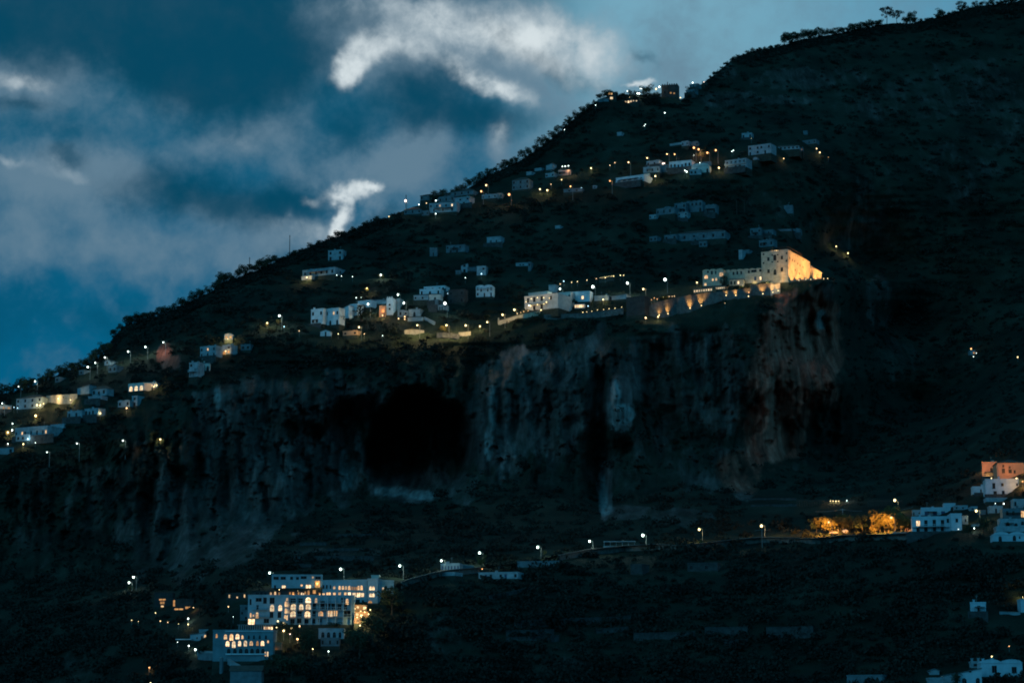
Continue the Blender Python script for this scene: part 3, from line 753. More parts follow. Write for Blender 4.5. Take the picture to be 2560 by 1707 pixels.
B('row_house', 'long blue terrace house with dark windows alone under the hamlet', 'A', 592,752,735,735,58, ['w.w.'], m='dim')
B('row_house', 'pale terrace house with flat roof joined to the right of its twin', 'A', 745,728,880,716,60, ['wDw.'], m='dim')
B('house', 'longest pale house at far left with one lit yellow door', 'A', 112,900,440,872,86, ['w.lw.w.w.wl'], m='dim')
B('terrace', 'flat blue roof terrace stretching right of the longest house', 'A', 444,872,575,854,30, cat='terrace', m='dim')
B('house', 'low blue annex below the longest house', 'A', 132,962,276,950,48, ['ww.'], m='dim')
B('house', 'blue cottage cut by the left edge of the picture', 'A', -40,1052,115,1064,66, ['w.w'], m='dim', roof='shedL')
B('house', 'half-hidden house with amber-lit porch at the left edge', 'A', -30,690,98,698,34, ['.oo'], m='cream')
B('cottage', 'small white cottage beside the ridge lamps', 'A', 926,290,985,280,46, ['w'], m='dim', roof='gable')
B('cottage', 'blue cottage with two windows just below the ridge lamps', 'A', 960,348,1042,335,52, ['ww'], m='faint')
B('cottage', 'tiny pale cottage under the lowest of the three ridge lamps', 'A', 700,385,748,378,32, ['w'], m='faint')
B('cottage', 'dim cottage among the dark trees on the lower ridge', 'A', 488,446,530,438,40, ['w'], m='faint')
B('house', 'blue-white two-storey house under the yellow-lit hut', 'A', 1776,182,1925,152,92, ['w.l.w','D.w.D'], m='dim')
B('house', 'small house with an orange-lit porch right of the two-storey one', 'A', 1976,165,2060,148,76, ['.w','go'], m='dim')
B('cottage', 'dim flat cottage rightmost of the upper left hamlet', 'A', 2142,154,2232,150,44, ['ww'], m='faint')
B('house', 'blue house with a balcony stair stepping down the cliff edge', 'A', 1680,325,1762,300,122, ['w.','.w','..'], m='dim').balcony(3.0)
B('house', 'pink-lit terrace house with a flat canopy at the cliff edge', 'A', 1764,312,1868,314,66, ['..a'], m='cream', roof='flatd')
h_ = B('hut', 'small yellow-lit hut with curved roof under dark trees', 'A', 1996,62,2075,60,42, ['oo'], cat='hut', m='cream', roof='vault1')
# --- middle slope houses
B('farmhouse', 'two-storey white farmhouse highest on the left slope', 'B', 640,30,772,20,82, ['w.w','D.D'], m='dim', side=['w'])
B('farmhouse', 'long single-storey white farmhouse with six windows', 'B', 404,208,712,172,58, ['wwwwww'], m='dim', side=['w'])
B('porch', 'small warm-lit porch at the left end of the long farmhouse', 'B', 402,262,500,250,26, cat='porch', m='cream')
B('ruin', 'narrow dim ruin split by a dark gap', 'E', 508,990,580,990,74, ['.D.'], m='faint', cat='ruin')
B('house', 'dim house with three dark arches right of the narrow ruin', 'E', 662,972,845,958,62, ['w.w.w.','.a.a..'], m='faint')
B('farmhouse', 'isolated blue-white farmhouse with two doors on the open slope', 'E', 1050,893,1182,880,62, ['.D.D.'], m='dim')
B('chapel', 'grey gabled chapel with a steep sloping roof', 'P', 1470,132,1588,132,150, ['w','D'], cat='chapel', m='dim', roof='shedL')
B('house', 'blue-white cube house right of the grey chapel', 'P', 1740,190,1900,184,146, ['.w','..'], m='dim')
B('shed', 'low roofed shed left of the grey chapel', 'P', 1375,262,1466,258,52, ['.w.'], cat='shed', m='faint')
B('shed', 'brownish low barn between the chapel and the cube house', 'P', 1596,170,1734,196,80, ['....'], cat='barn', m='faint', roof='shedL')
B('house', 'blue flat-roofed bungalow with a taller square end', 'C', 264,102,424,98,34, ['.ww.'], m='dim')
B('tower_house', 'square dark-blue block at the end of the bungalow', 'C', 428,90,464,88,112, ['w','.'], m='faint')
b = B('villa', 'large white stepped villa, its uppermost storey', 'P', 822,548,1195,522,72, ['w.w.ww'], cat='villa', m='white')
B('villa', 'middle storey of the stepped villa with a round arch', 'P', 750,590,1118,574,96, ['wGa.w'.replace('G','.')], cat='villa', m='white', front=5)
B('villa', 'lowest storey of the stepped villa with an open loggia', 'P', 918,682,1122,676,110, ['.a.'], cat='villa', m='cream', front=9)
B('terrace', 'stepped terrace down the left of the white villa', 'P', 650,694,900,688,70, ['w.w.'], cat='terrace', m='dim', front=7)
B('house', 'warm-tinted cottage with one amber window below the stepped villa', 'P', 930,778,1075,762,92, ['.o.'], m='faint', front=3)
B('house', 'narrow blue house with tall doors behind the brightest street lamp', 'P', 1000,872,1168,850,76, ['D.DD'], m='dim', front=2)
B('ruin', 'dark roofless house with four black window holes', 'P', 1245,600,1535,580,214, ['w.w','D.D'], cat='ruin', m='dark')
B('house', 'white two-storey house with a double vaulted roof', 'P', 1728,530,2022,520,180, ['wD.Dw','w.D.D'], m='white', roof='vault2').balcony(4.6, -.5, .5)
B('house', 'white two-storey house with black windows, leftmost of the street', 'B', 486,560,600,538,132, ['w.w','ww.'], m='white')
B('house', 'white arcaded house right of the leftmost street house', 'B', 612,556,742,532,140, ['w.lw','.a.a'], m='white', front=1)
B('house', 'grey windowless gable wall lit by a lamp', 'B', 752,522,826,508,112, ['..'], m='white', roof='shedL')
B('house', 'white house half behind a dark conifer', 'B', 832,512,906,500,96, ['w.','..'], m='white')
B('house', 'low pale house lit by a street lamp above the conifer', 'B', 904,484,1026,466,56, ['..w'], m='white', dy=0)
B('house', 'long dark-roofed house above the orange doorway', 'B', 1030,466,1158,462,34, m='dim', roof='flatd')
B('shopfront', 'glowing orange doorway front between white houses', 'B', 1096,520,1152,517,96, ['..D'], cat='shop', m='ochre')
B('tower_house', 'tall blue-white house with two arched windows', 'P', 178,740,292,735,282, ['.','c','c','.'], m='white', roof='crenel')
B('house', 'pale narrow wall strip of a house behind the tall one', 'P', 350,752,412,748,180, ['.'], m='cream')
B('house', 'small house with a single square window under the street lamp', 'P', 372,948,472,942,108, ['w'], m='dim')
B('house', 'pale house with one wide dark arch', 'P', 562,938,766,926,112, ['.a.'], m='dim', side=['.'])
B('house', 'tiny link house with two amber windows', 'P', 480,962,548,958,70, ['w'], m='dim')
B('terrace', 'pale terrace parapet below the wide-arched house', 'P', 545,1080,800,1066,52, cat='terrace', m='dim')
B('hut', 'small blue hut with steep gable below the street', 'B', 572,730,668,730,54, ['.D.'], cat='hut', m='white', roof='gable')
B('house', 'low warm-lit bungalow right of the gabled hut', 'B', 772,748,905,738,34, ['w.w'], m='ochre')
wallstrip('wall', 'sloping pale stair wall falling right of the terrace', 'P', [(832,1060),(920,1100),(1010,1140)], 18, m='dim')
wallstrip('wall', 'yellow-lit roadside wall left of the golden tree', 'P', [(495,1282),(600,1272),(720,1276),(830,1290)], [46,62,56,30], m='stone')
wallstrip('wall', 'faint stone wall running beneath the golden tree', 'P', [(1050,1336),(1150,1330),(1300,1338),(1440,1362)], 34, m='stoned')
wallstrip('wall', 'yellow-lit short wall right of the golden tree', 'P', [(1430,1322),(1500,1320),(1560,1312),(1640,1304)], [30,34,40,42], m='stone')
# --- the roadside villa hotel
v = Bld('villa_hotel', 'two-storey villa hotel with warm lights between its windows', 'C', 378, 562, 832, 498, 186, cat='hotel', m='cream', depth_m=16, group=HG, par=.6)
v.win('w', 'C', [(428,592,30,62),(512,580,34,66),(612,568,34,66),(735,556,24,52),(512,690,34,60),(612,676,34,60)])
v.canopy(3.4, -.42, .18, 1.6, m='slab', posts=2); v.balcony(3.3, -.44, .2, 1.2)
vs = Bld('villa_hotel', 'right wing of the villa hotel with two narrow windows', 'C', 838, 500, 1000, 486, 190, cat='hotel', m='cream', group=HG)
vs.win('w', 'C', [(880,565,22,56),(978,545,18,60)])
B('pavilion', 'pale sunlit-looking awning roof on top of the villa hotel', 'C', 432,515,690,470,30, cat='pavilion', m='cream', roof='flat', front=2, depth_m=5)
B('house', 'blue block behind the villa hotel roof', 'C', 704,398,800,392,92, ['.'], m='dim')
B('house', 'grey-white plain block with one lit window', 'C', 1002,492,1252,476,128, ['w.L.'], m='white', side=['.'])
B('house', 'low long building with a dark garage opening between two street lamps', 'C', 1312,545,1500,532,56, ['....'], m='dim')
B('house', 'pale sloping-roofed building left of a street lamp', 'C', 1504,532,1742,508,62, ['D...'], m='dim', roof='shedL')
g = Bld('glasshouse', 'brilliant white lit glass lounge below the plain block', 'C', 1050, 655, 1182, 650, 50, cat='glasshouse', m='cream', group=None, depth_m=4)
g.rows(['LLLLL'], ws=2.0, hs=1.8)
wallstrip('garden_wall', 'warm-lit garden wall climbing to the villa hotel', 'C', [(30,868),(120,845),(240,808),(360,778),(480,750),(625,722)], 26, m='stone')
MBp = wallstrip('gate_pillar', 'tall orange-lit pillar ending the warm garden wall', 'C', [(26,830),(46,828)], 56, m='stone', cat='pillar')
wallstrip('railing_wall', 'dark wall under the row of tiny path lights', 'C', [(640,790),(900,780),(1150,770),(1400,742),(1700,700)], 44, m='stoned')
B('ruin', 'dark brown tower block between the villa and the monastery', 'C', 1745,585,1985,520,240, ['..'], cat='ruin', m='dark', found=14)
# --- the monastery hotel
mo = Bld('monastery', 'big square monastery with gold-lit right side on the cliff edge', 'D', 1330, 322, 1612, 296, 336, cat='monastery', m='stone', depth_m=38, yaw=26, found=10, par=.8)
mo.win('w', 'D', [(1398,382,24,40),(1468,365,32,62),(1545,366,22,40),(1345,330,18,18),(1440,340,14,16),(1500,335,14,16),(1345,426,18,18),(1440,414,14,16),(1500,410,14,16),(1596,400,16,22),(1596,318,16,20),
                 (1400,514,26,42),(1545,494,26,44)]); mo.win('a', 'D', [(1470,522,32,66)])
mo.win('w', 'D', [(1632,372,10,24),(1660,392,10,20),(1716,345,12,22),(1680,318,10,18),(1718,432,10,18),(1742,452,10,18),(1775,388,12,22),(1775,470,10,20),(1735,540,12,22),(1682,406,8,16),(1690,500,10,20)], side=True)
c_ = MB()
for x0, x1, y0, y1 in ((-.48,.48,.5,.6),(-.48,.48,9,9.1),(-.48,.48,18,18.1),(-.48,-.47,.5,18),(.47,.48,.5,26)):
    c_.box(mo.W*x0, mo.W*x1, y0, y1, mo.H+2.6, mo.H+2.75)
for x in (-.47, -.15, .16, .47):
    for y in (.5, 9, 18): c_.box(mo.W*x-.07, mo.W*x+.07, y, y+.14, mo.H, mo.H+2.6)
c_.build('pergola', 'wood', mo.e)
MB().box(-mo.W*.3, mo.W*.42, 4, 9, mo.H+.12, mo.H+2.0).build('penthouse', 'stone', mo.e)
_ex = Vector((math.cos(mo.th), -math.sin(mo.th), 0)); _ey = Vector((math.sin(mo.th), math.cos(mo.th), 0))
ce = empty('chapel', mo.P + _ex * (mo.W / 2 - 6.2) + _ey * (mo.dep + .6), -mo.th); tag(ce, 'gold-lit apse block behind the monastery with a pale dome', 'chapel')
ch = mo.H - 2.4
MB().box(-6, 6, 0, 21, -2, ch).build('wall', 'stone', ce); MB().box(-6.2, 6.2, -.2, 21.2, -12, -2).build('foundation', 'found', ce)
MB().box(-6.2, 6.2, .4, 21.2, ch, ch + .7).ball((0, 10, ch + .5), 5, 1, .7).build('roof', 'stone', ce)
MB().box(6, 7.2, 0, 1.6, -2, ch - 1).box(6, 7.2, 10, 11.5, -2, ch - 3).build('buttress', 'stone', ce)
for yy, zz, kk in ((4, ch*.75, 'w'), (8, ch*.45, 'c'), (14, ch*.75, 'w'), (17, ch*.4, 'w')): window(ce, kk, yy, zz, 1.1, 2.2, y=6, side=True)
mw = Bld('cloister_wing', 'low monastery wing with a wavy vaulted roofline', 'D', 925, 522, 1325, 478, 150, cat='wing', m='stone', roof='vault6', yaw=18, found=6)
mw.win('w', 'D', [(1018,538,18,34),(1060,532,18,38),(1102,530,18,34),(1185,520,22,30),(1240,512,60,26),(1310,505,26,26)]); mw.win('b', 'D', [(1255,594,24,44)]); mw.win('L', 'D', [(1312,592,18,40)])
B('veranda', 'roofed veranda with a warm-lit end below the cloister wing', 'D', 975,606,1130,600,72, ['wwL.'], cat='veranda', m='stone', roof='flatd', front=3)
ml = Bld('guest_house', 'left guest house of the monastery with several amber windows', 'D', 686, 512, 908, 494, 170, cat='guest house', m='stone', roof='vault3', found=6)
ml.win('w', 'D', [(783,530,20,40),(825,528,14,34),(740,520,20,26)]); ml.win('C', 'D', [(720,576,38,40),(885,548,44,46),(793,606,18,28),(830,602,20,30),(712,656,22,28)])
wallstrip('terrace_wall', 'long curved retaining wall lit from below by golden uplights', 'D',
  [(70,915),(130,872),(200,850),(300,828),(400,802),(560,775),(700,755),(900,735),(1060,716),(1205,700)], [70,120,160,170,165,165,120,70,86,90], m='stoned', th=1.5)
wallstrip('terrace_wall', 'higher pink-grey retaining wall under the monastery terrace', 'D', [(1212,664),(1300,656),(1420,652)], 112, m='stoned', th=1.2)
wallstrip('buttress_wall', 'bright gold-lit wall corner with two alcoves at the monastery foot', 'D', [(1424,654),(1466,660),(1525,644)], [112,80,92], m='cream', th=1.5)
pr = B('pergola_restaurant', 'low restaurant pergola with a row of pinkish lit openings', 'D', 585,722,785,684,42, ['LLLLLLLL'], cat='restaurant', m='ochre', depth_m=5, roof='flatd', front=3)
B('pergola_restaurant', 'shorter lit restaurant front right of the first', 'D', 800,688,925,676,34, ['LLLLLL'], cat='restaurant', m='ochre', depth_m=5, roof='flatd', front=3)
# dim houses above the monastery
B('house', 'dim pale house with two windows at the left of the long row', 'F', 612,1106,725,1084,48, ['w.w'], m='faint')
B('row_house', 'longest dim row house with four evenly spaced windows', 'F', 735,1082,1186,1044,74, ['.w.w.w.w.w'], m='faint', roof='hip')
B('house', 'small dim house below the long row', 'F', 862,1120,1000,1116,40, ['.w.w.'], m='faint')
B('house', 'faint terrace house half buried in scrub below the long row', 'F', 940,1160,1012,1156,44, ['ww'], m='faint')
B('shed', 'faint shed left of the long dim row', 'F', 470,1116,540,1106,40, ['ww'], cat='shed', m='faint')
B('house', 'dim house with two tall bays above the monastery roof', 'F', 1426,1038,1528,1030,76, ['w.w','.w.'], m='faint')
B('house', 'long low dim house with ragged front above the monastery', 'F', 1532,1056,1640,1044,40, ['w.w.'], m='faint')
B('terrace', 'thin dim terrace edge linking two faint houses', 'F', 1645,1046,1815,1040,12, cat='terrace', m='faint')
B('house', 'dim bright-ended house at the right of the thin terrace', 'F', 1820,1042,1896,1036,46, ['w.'], m='faint')
B('house', 'pale scattered house right behind the monastery', 'F', 1512,1155,1640,1128,62, ['ww.w'], m='faint')
B('hut', 'blue hut left of the monastery tower', 'D', 1076,292,1114,288,96, ['.'], cat='hut', m='dim')
B('terrace', 'low blue canopy roof attached to the blue hut', 'D', 1120,294,1188,286,34, cat='terrace', m='faint')
# --- upper village left part
B('apartment_house', 'three-storey dim house with pale square panels between windows', 'E', 1290,348,1452,330,94, ['w.w.w','w.w.w'], cat='apartment house', m='faint', roof='hip')
B('house', 'hip-roofed house silhouetted on the skyline', 'E', 418,494,530,484,44, ['w..w'], m='faint', roof='hip')
B('house', 'dim flat house leftmost of the skyline hamlet', 'E', 265,628,428,616,44, ['w.w.w'], m='faint', roof='hip')
B('house', 'narrow dim link house in the skyline hamlet', 'E', 432,640,498,636,40, ['w.w'], m='faint')
B('house', 'wide two-storey house with one amber and one white window', 'E', 502,572,768,556,84, ['w.wl.w.L.','.w..w..w.'], m='dim')
B('house', 'dim house stepping up behind the wide two-storey one', 'E', 592,512,740,492,50, ['w.w.w'], m='faint')
B('house', 'dim flat terrace house at the right of the skyline hamlet', 'E', 744,525,888,498,64, ['.w.w','a.a.'], m='dim')
B('house', 'brownish highest house of the skyline hamlet', 'E', 700,460,926,432,44, ['.w.w.w.'], m='faint', roof='hip')
B('house', 'low dim house ending in a pink-lit wall', 'E', 1002,492,1144,478,32, ['w.w.w'], m='dim')
B('house', 'small pink-lit house beside the bright orange lamp', 'E', 1150,474,1198,472,42, ['.w'], m='pink')
B('house', 'white flat-fronted house above the golden lamps', 'E', 1606,288,1690,276,34, ['w.w'], m='dim')
B('barn', 'blue gabled barn highest of the orange-lamp hamlet', 'E', 1612,206,1672,172,56, ['..'], cat='barn', m='dim', roof='shedL')
B('shed', 'small blue flat shed below left of the gabled barn', 'E', 1426,278,1474,262,26, cat='shed', m='dim')
B('shed', 'thin pale roof between the shed and the barn', 'E', 1504,246,1570,226,20, cat='shed', m='dim')
B('house', 'pink lamp-lit house under a row of three white lights', 'E', 1728,256,1848,250,46, ['w..D'], m='pink')
B('house', 'dim low blue house beneath the pink lamp-lit one', 'E', 1778,436,1958,424,26, ['.w.w.'], m='faint')
B('house', 'tiny pale house right of the dim low blue one', 'E', 2056,402,2092,400,22, ['w'], m='dim')
B('hut', 'lone blue hut on the dark middle slope', 'E', 1698,782,1748,778,22, cat='hut', m='dim')
# --- upper village right part
b = B('row_house', 'long white terrace with a five-bay loggia', 'F', 152,572,416,508,56, ['aaaaa'], m='white'); b.balcony(1.2)
B('tower_house', 'rounded warm-tinted end of the long white terrace', 'F', 420,518,468,514,52, ['a'], m='cream')
B('house', 'pale two-storey house with four windows near the centre of the upper village', 'F', 442,402,562,382,46, ['w.w.'], m='dim')
B('house', 'lower pale storey with ledge beneath the four-window house', 'F', 410,456,562,444,50, ['.w.w.w'], m='dim', front=3)
B('house', 'pinkish house with a dark flat roof in the upper village', 'F', 566,432,650,430,66, ['w.w'], m='faint')
B('house', 'brightest blue-white house with dark bays in the upper village', 'F', 658,408,865,384,62, ['wwDDww'], m='white')
B('drum_house', 'warm-tinted curved house with a big arch', 'F', 868,442,1036,430,66, ['.w..a'], m='cream', roof='vault1')
B('house', 'blue lower house under the curved warm-tinted one', 'F', 850,478,960,474,44, ['ww.'], m='dim', front=3)
B('house', 'dim house right behind the curved house', 'F', 975,404,1052,400,36, ['w.'], m='faint')
B('terrace', 'long thin blue terrace above the orange lamps', 'F', 662,236,775,216,14, cat='terrace', m='dim')
B('house', 'low blue house with two openings above the orange lamps', 'F', 776,214,836,200,40, ['w.w'], m='dim')
B('house', 'dim round-roofed house right above the orange lamps', 'F', 870,214,936,210,34, ['.w'], m='faint', roof='vault1')
b = B('row_house', 'white two-storey arcaded house with four bays', 'F', 1190,400,1384,362,78, ['wwwww','a.aa.'], m='dim'); b.balcony(b.H*.5)
b = B('villa', 'largest pale villa of the upper village with tall dark openings', 'F', 1410,258,1618,226,84, ['w.ww.w','D.w.D.'], cat='villa', m='dim')
B('villa', 'long arcaded wing under a tall hipped roof', 'F', 1620,262,1888,242,32, ['wwwwwww'], cat='villa', m='dim', roof='hip')
B('loggia', 'dim loggia with one amber light below the arcaded wing', 'F', 1804,272,1925,266,28, ['w.wo'], cat='loggia', m='faint', front=3)
B('terrace', 'ragged pale terrace walls right of the largest villa', 'F', 1926,212,2044,180,34, ['w.w.w'], cat='terrace', m='faint')
B('cottage', 'small blue cottage highest above the largest villa', 'F', 1345,134,1440,126,50, ['w.w'], m='dim')
B('hut', 'tiny gabled hut between the arcaded house and the largest villa', 'F', 1452,360,1492,346,26, cat='hut', m='dim', roof='gable')
B('hut', 'tiny faint hut high above the terrace walls', 'F', 1928,110,1966,108,32, cat='hut', m='faint')
b = B('church', 'dim village church with a low dome', 'F', 536,850,706,826,58, ['w.w.w.'], cat='church', m='faint', roof='dome')
B('house', 'tall dim house with paired windows next to the domed church', 'F', 708,800,815,788,92, ['w.w','w.w'], m='faint')
B('house', 'tall dim house with three blind arches right of the church', 'F', 820,782,970,766,100, ['cccc','a..a'], m='faint', roof='vault3')
B('house', 'dim arcaded house at the right of the church group', 'F', 975,818,1100,806,74, ['....','.a.a'], m='faint')
B('house', 'pale lower house beneath the church group', 'F', 736,886,830,876,56, ['w.w','D.w'], m='dim')
B('house', 'small pale outbuilding at the left foot of the church group', 'F', 468,908,532,902,34, ['w.w'], m='dim')
B('house', 'isolated faint square block on the right slope', 'F', 1745,818,1828,814,72, ['..'], m='faint')
B('hut', 'tiny blue hut alone on the wooded upper slope', 'G', 838,898,905,890,46, cat='hut', m='dim')
# --- summit
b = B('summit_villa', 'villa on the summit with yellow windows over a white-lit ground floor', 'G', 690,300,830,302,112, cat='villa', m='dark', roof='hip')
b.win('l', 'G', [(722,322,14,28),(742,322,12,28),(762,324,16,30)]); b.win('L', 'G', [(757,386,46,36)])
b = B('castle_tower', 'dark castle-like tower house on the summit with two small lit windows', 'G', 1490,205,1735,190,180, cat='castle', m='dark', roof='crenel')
b.win('o', 'G', [(1628,310,26,26),(1678,316,26,26)]); b.win('w', 'G', [(1540,300,30,60),(1590,380,24,50)])
b = B('summit_terrace', 'long dark terrace wall with six small lit arches under the summit', 'G', 915,432,1145,410,46, cat='terrace', m='dark')
b.win('G', 'G', [(938,448,14,26),(965,446,26,34),(1007,440,26,34),(1043,432,24,32),(1080,422,18,26),(1124,426,20,18)])
B('house', 'stepped dim building climbing the ridge right of the castle tower', 'G', 1905,205,2025,168,62, ['w.w.w'], m='faint')
B('house', 'lower step of the dim ridge building', 'G', 1855,292,1975,250,54, ['w.w.w'], m='faint', front=3)
wallstrip('wall', 'dim retaining wall along the summit left of the villa', 'G', [(560,405),(640,395),(715,400)], 26, m='faint')
# ================================================================ cliffside hotel, lower left
HH = 'blocks of the big cliffside hotel'
def Hb(name, label, *a, **k): k.setdefault('group', None); return Bld(name, label, *a, **k)
ph = Hb('hotel_penthouse', 'top block of the big lit hotel with a flat pergola frame', 'J', 445, 216, 1148, 212, 190, cat='hotel', m='hotel', yaw=-4, depth_m=10, front=-6)
ph.win('w', 'J', [(505,248,76,40),(605,248,74,40),(722,248,40,40),(805,250,40,36),(892,240,84,36),(1090,245,80,40),(490,370,26,46)])
ph.win('L', 'J', [(612,372,58,46),(958,368,82,56)]); ph.win('o', 'J', [(1085,330,80,100)]); ph.win('l', 'J', [(862,350,28,26),(1020,238,26,30)])
hm = Hb('hotel_main_block', 'main block of the big hotel with many glowing windows and balconies', 'J', 115, 500, 1592, 500, 398, cat='hotel', m='hotel', yaw=-3, depth_m=14, found=10)
hm.win('w', 'J', [(148,580,26,80),(262,550,84,50),(350,560,50,84),(450,560,70,84),(245,660,34,70),(442,760,50,80),(552,760,50,80),(745,565,80,66),(848,565,66,66),
   (1035,640,60,70),(1145,620,80,110),(1235,640,60,90),(1310,640,60,80),(1395,650,50,70),(1470,650,60,70),(1035,745,50,70),(835,745,60,70),(1500,750,110,90),
   (370,845,76,60),(735,850,60,60),(830,845,60,60),(930,850,60,60),(1030,850,50,60),(1120,840,46,50),(1440,560,50,80)])
hm.win('G', 'J', [(450,665,60,96),(750,655,84,92),(858,655,60,88),(955,648,76,78),(745,755,92,92),(945,755,82,92),(955,560,78,88),(563,663,54,84)])
hm.win('C', 'J', [(240,765,42,84),(1065,560,30,74),(1500,575,40,86),(1132,745,66,66)]); hm.win('L', 'J', [(1256,745,90,84),(160,858,100,84)]); hm.win('l', 'J', [(1338,740,60,76),(150,765,20,60),(190,775,24,40)])
hm.win('C', 'J', [(662,545,34,44),(640,610,28,78),(676,612,26,84),(640,705,28,74),(676,705,26,74),(632,788,30,54),(666,800,30,74)])
for z in (.27, .52, .76): hm.balcony(hm.H * z, -.12, .47, 1.2, 'hotel')
for z in (.27, .52): hm.balcony(hm.H * z, -.46, -.3, 1.0, 'hotel')
for i in range(9):
    x = hm.W * (-.12 + .59 * i / 8); MB().box(x - .16, x + .16, -1.19, -.01, 0, hm.H * .98).build('loggia_pier', 'hotel', hm.e)
ht = Hb('hotel_terrace_storey', 'set-back terrace storey of the hotel full of small lights and plants', 'J', 168, 432, 1120, 432, 66, cat='hotel', m='dark', yaw=-3, depth_m=6, front=1.5, par=.1)
ht.win('w', 'J', [(240,470,50,60),(300,462,40,56),(355,472,34,60)]); ht.win('A', 'J', [(432,470,26,50),(492,466,30,60)])
ht.win('o', 'J', [(548,465,26,40),(700,460,22,36),(745,462,26,40),(820,462,22,34),(1040,440,44,50),(915,455,22,40),(960,450,30,60),(1155-40,468,24,30)]); ht.win('L', 'J', [(862,466,22,32),(890,470,20,30)])
hr = Hb('hotel_right_wing', 'right wing of the hotel with two long rows of glowing windows', 'J', 1150, 296, 1780, 282, 300, cat='hotel', m='hotel', yaw=12, depth_m=10, front=-2)
hr.win('w', 'J', [(1170,370,24,50),(1215,368,24,50),(1268,370,20,50)])
hr.win('C', 'J', [(1320,382,30,40),(1394,382,28,54),(1440,382,30,52),(1484,384,32,52),(1530,384,32,60),(1658,384,30,62),(1702,382,32,68)]); hr.win('o', 'J', [(1570,390,18,50),(1600,392,16,50),(1628,394,16,50)])
hr.win('L', 'J', [(1532,476,46,60),(1598,480,54,60),(1660,482,60,64),(1716,482,44,56)]); hr.win('l', 'J', [(1395,466,40,40),(1475,472,36,50),(1240,470,70,44),(1150+20,472,40,26),(1322,468,40,36)]); hr.win('w','J',[(1570,570,50,60),(1650,575,60,60),(1720,580,30,50)])
hc = Hb('hotel_corner_block', 'tall blue corner block of the hotel with two pairs of lit windows', 'J', 1784, 268, 1926, 270, 330, cat='hotel', m='hotel', yaw=10, depth_m=8)
hc.win('G', 'J', [(1828,390,34,54),(1868,390,34,54),(1828,486,34,52),(1866,486,30,52)]); hc.win('g', 'J', [(1822,600,60,76)])
he = Hb('hotel_end_block', 'grey lamp-lit end block of the hotel beside the dark trees', 'J', 1932, 285, 2150, 300, 180, cat='hotel', m='cream', yaw=-14, depth_m=8)
he.win('G', 'J', [(1975,396,24,52),(2004,400,20,48),(1972,488,22,52),(2000,492,20,44)]); he.win('w', 'J', [(2040,400,20,90)])
Hb('rooftop_hut', 'small pale box on the roof of the hotel end', 'J', 1838, 225, 1945, 222, 34, cat='roof hut', m='cream', depth_m=4, yaw=5)
hy = Hb('hotel_terrace', 'golden-lit stepped terrace at the right end of the hotel', 'J', 1600, 722, 1792, 742, 62, cat='terrace', m='ochre', yaw=-10, depth_m=5, front=3)
hy.win('L', 'J', [(1640,755,36,34),(1700,770,36,30)])
Hb('hotel_terrace', 'lower golden-lit terrace under the stepped one', 'J', 1600, 815, 1700, 825, 60, cat='terrace', m='ochre', yaw=-10, depth_m=5, front=4)
hx = Hb('hotel_stair', 'amber-lit outdoor stair passage above the golden terraces', 'J', 1560, 640, 1770, 640, 60, cat='stair', m='ochre', yaw=0, depth_m=4, front=2)
hx.win('L', 'J', [(1650,655,34,34),(1740,665,34,44)])
# lower block
lb = Hb('lower_hotel_block', 'blue lower hotel block with two rows of pointed lit windows', 'O', 690, 600, 1620, 590, 470, cat='hotel', m='faint2', yaw=2, depth_m=10, found=10, front=2)
lb.win('C', 'O', [(890,686,50,76),(982,692,62,104),(1152,690,30,60)]); lb.win('G', 'O', [(1076,682,62,80),(922,792,60,84),(1018,802,56,104),(1108,788,48,84),(1197,786,52,90),(1462,786,56,76)]); lb.win('A', 'O', [(1288,786,54,70)]); lb.win('g', 'O', [(1384,786,36,72),(752,672,26,60)])
lb.win('a', 'O', [(x, 905, 56, 76) for x in (940,1035,1125,1215,1300,1388,1470)]); lb.win('L', 'O', [(1506,950,20,70),(1542,950,26,76)]); lb.win('l', 'O', [(1548,762,26,40)])
lb.win('c', 'O', [(1250,690,30,60),(1330,690,30,60),(1420,690,30,60),(1515,690,30,60)])
for x in (940,1035,1125,1215,1300,1388,1470):
    lx, ly, lz = lb.loc('O', x, 950); MB().box(lx-1.0, lx+1.0, -.7, 0, lz-.35, lz+.1).build('window_ledge', 'white', lb.e)
MB().box(-lb.W*.3, lb.W*.5, -.25, 0, lb.H*.98, lb.H).build('cornice', 'white', lb.e)
ga = Hb('gallery', 'open gallery with dark columns on top of the lower hotel block', 'O', 1085, 512, 1600, 508, 74, cat='gallery', m='dark', yaw=2, depth_m=5, front=-1, roof='flatd')
cc = MB()
for i in range(15): x = -ga.W/2 + ga.W*(i+.5)/15; cc.box(x-.12, x+.12, -.45, -.15, 0, ga.H)
cc.build('colonnade', 'dim', ga.e); ga.win('L', 'O', [(1500,550,44,44),(1560,552,30,40),(1600,552,44,44)]); ga.win('p' if 0 else 'l', 'O', [(1535,560,26,60)])
hu = Hb('side_house', 'blue side house with sloping roof left of the pointed windows', 'O', 340, 640, 575, 612, 120, cat='house', m='hotel', roof='shedL', yaw=8)
hu.win('w', 'O', [(525,700,26,50),(450,705,20,30)]); hu.win('C', 'O', [(595-20,682,30,56)])
MB().box(-hu.W/2-5, -hu.W/2+1, -2, 1, .3, .6).build('eave', 'white', hu.e)
Hb('side_house', 'dark upper storey over the blue side house', 'O', 480, 590, 690, 590, 36, cat='house', m='dim', yaw=4, front=-3)
rf = Hb('roof_house', 'pale blue pitched roof at the bottom edge under the hotel', 'O', 960, 1215, 1440, 1215, 260, cat='house', m='faint', yaw=0, depth_m=8, front=6, roof='gableL')
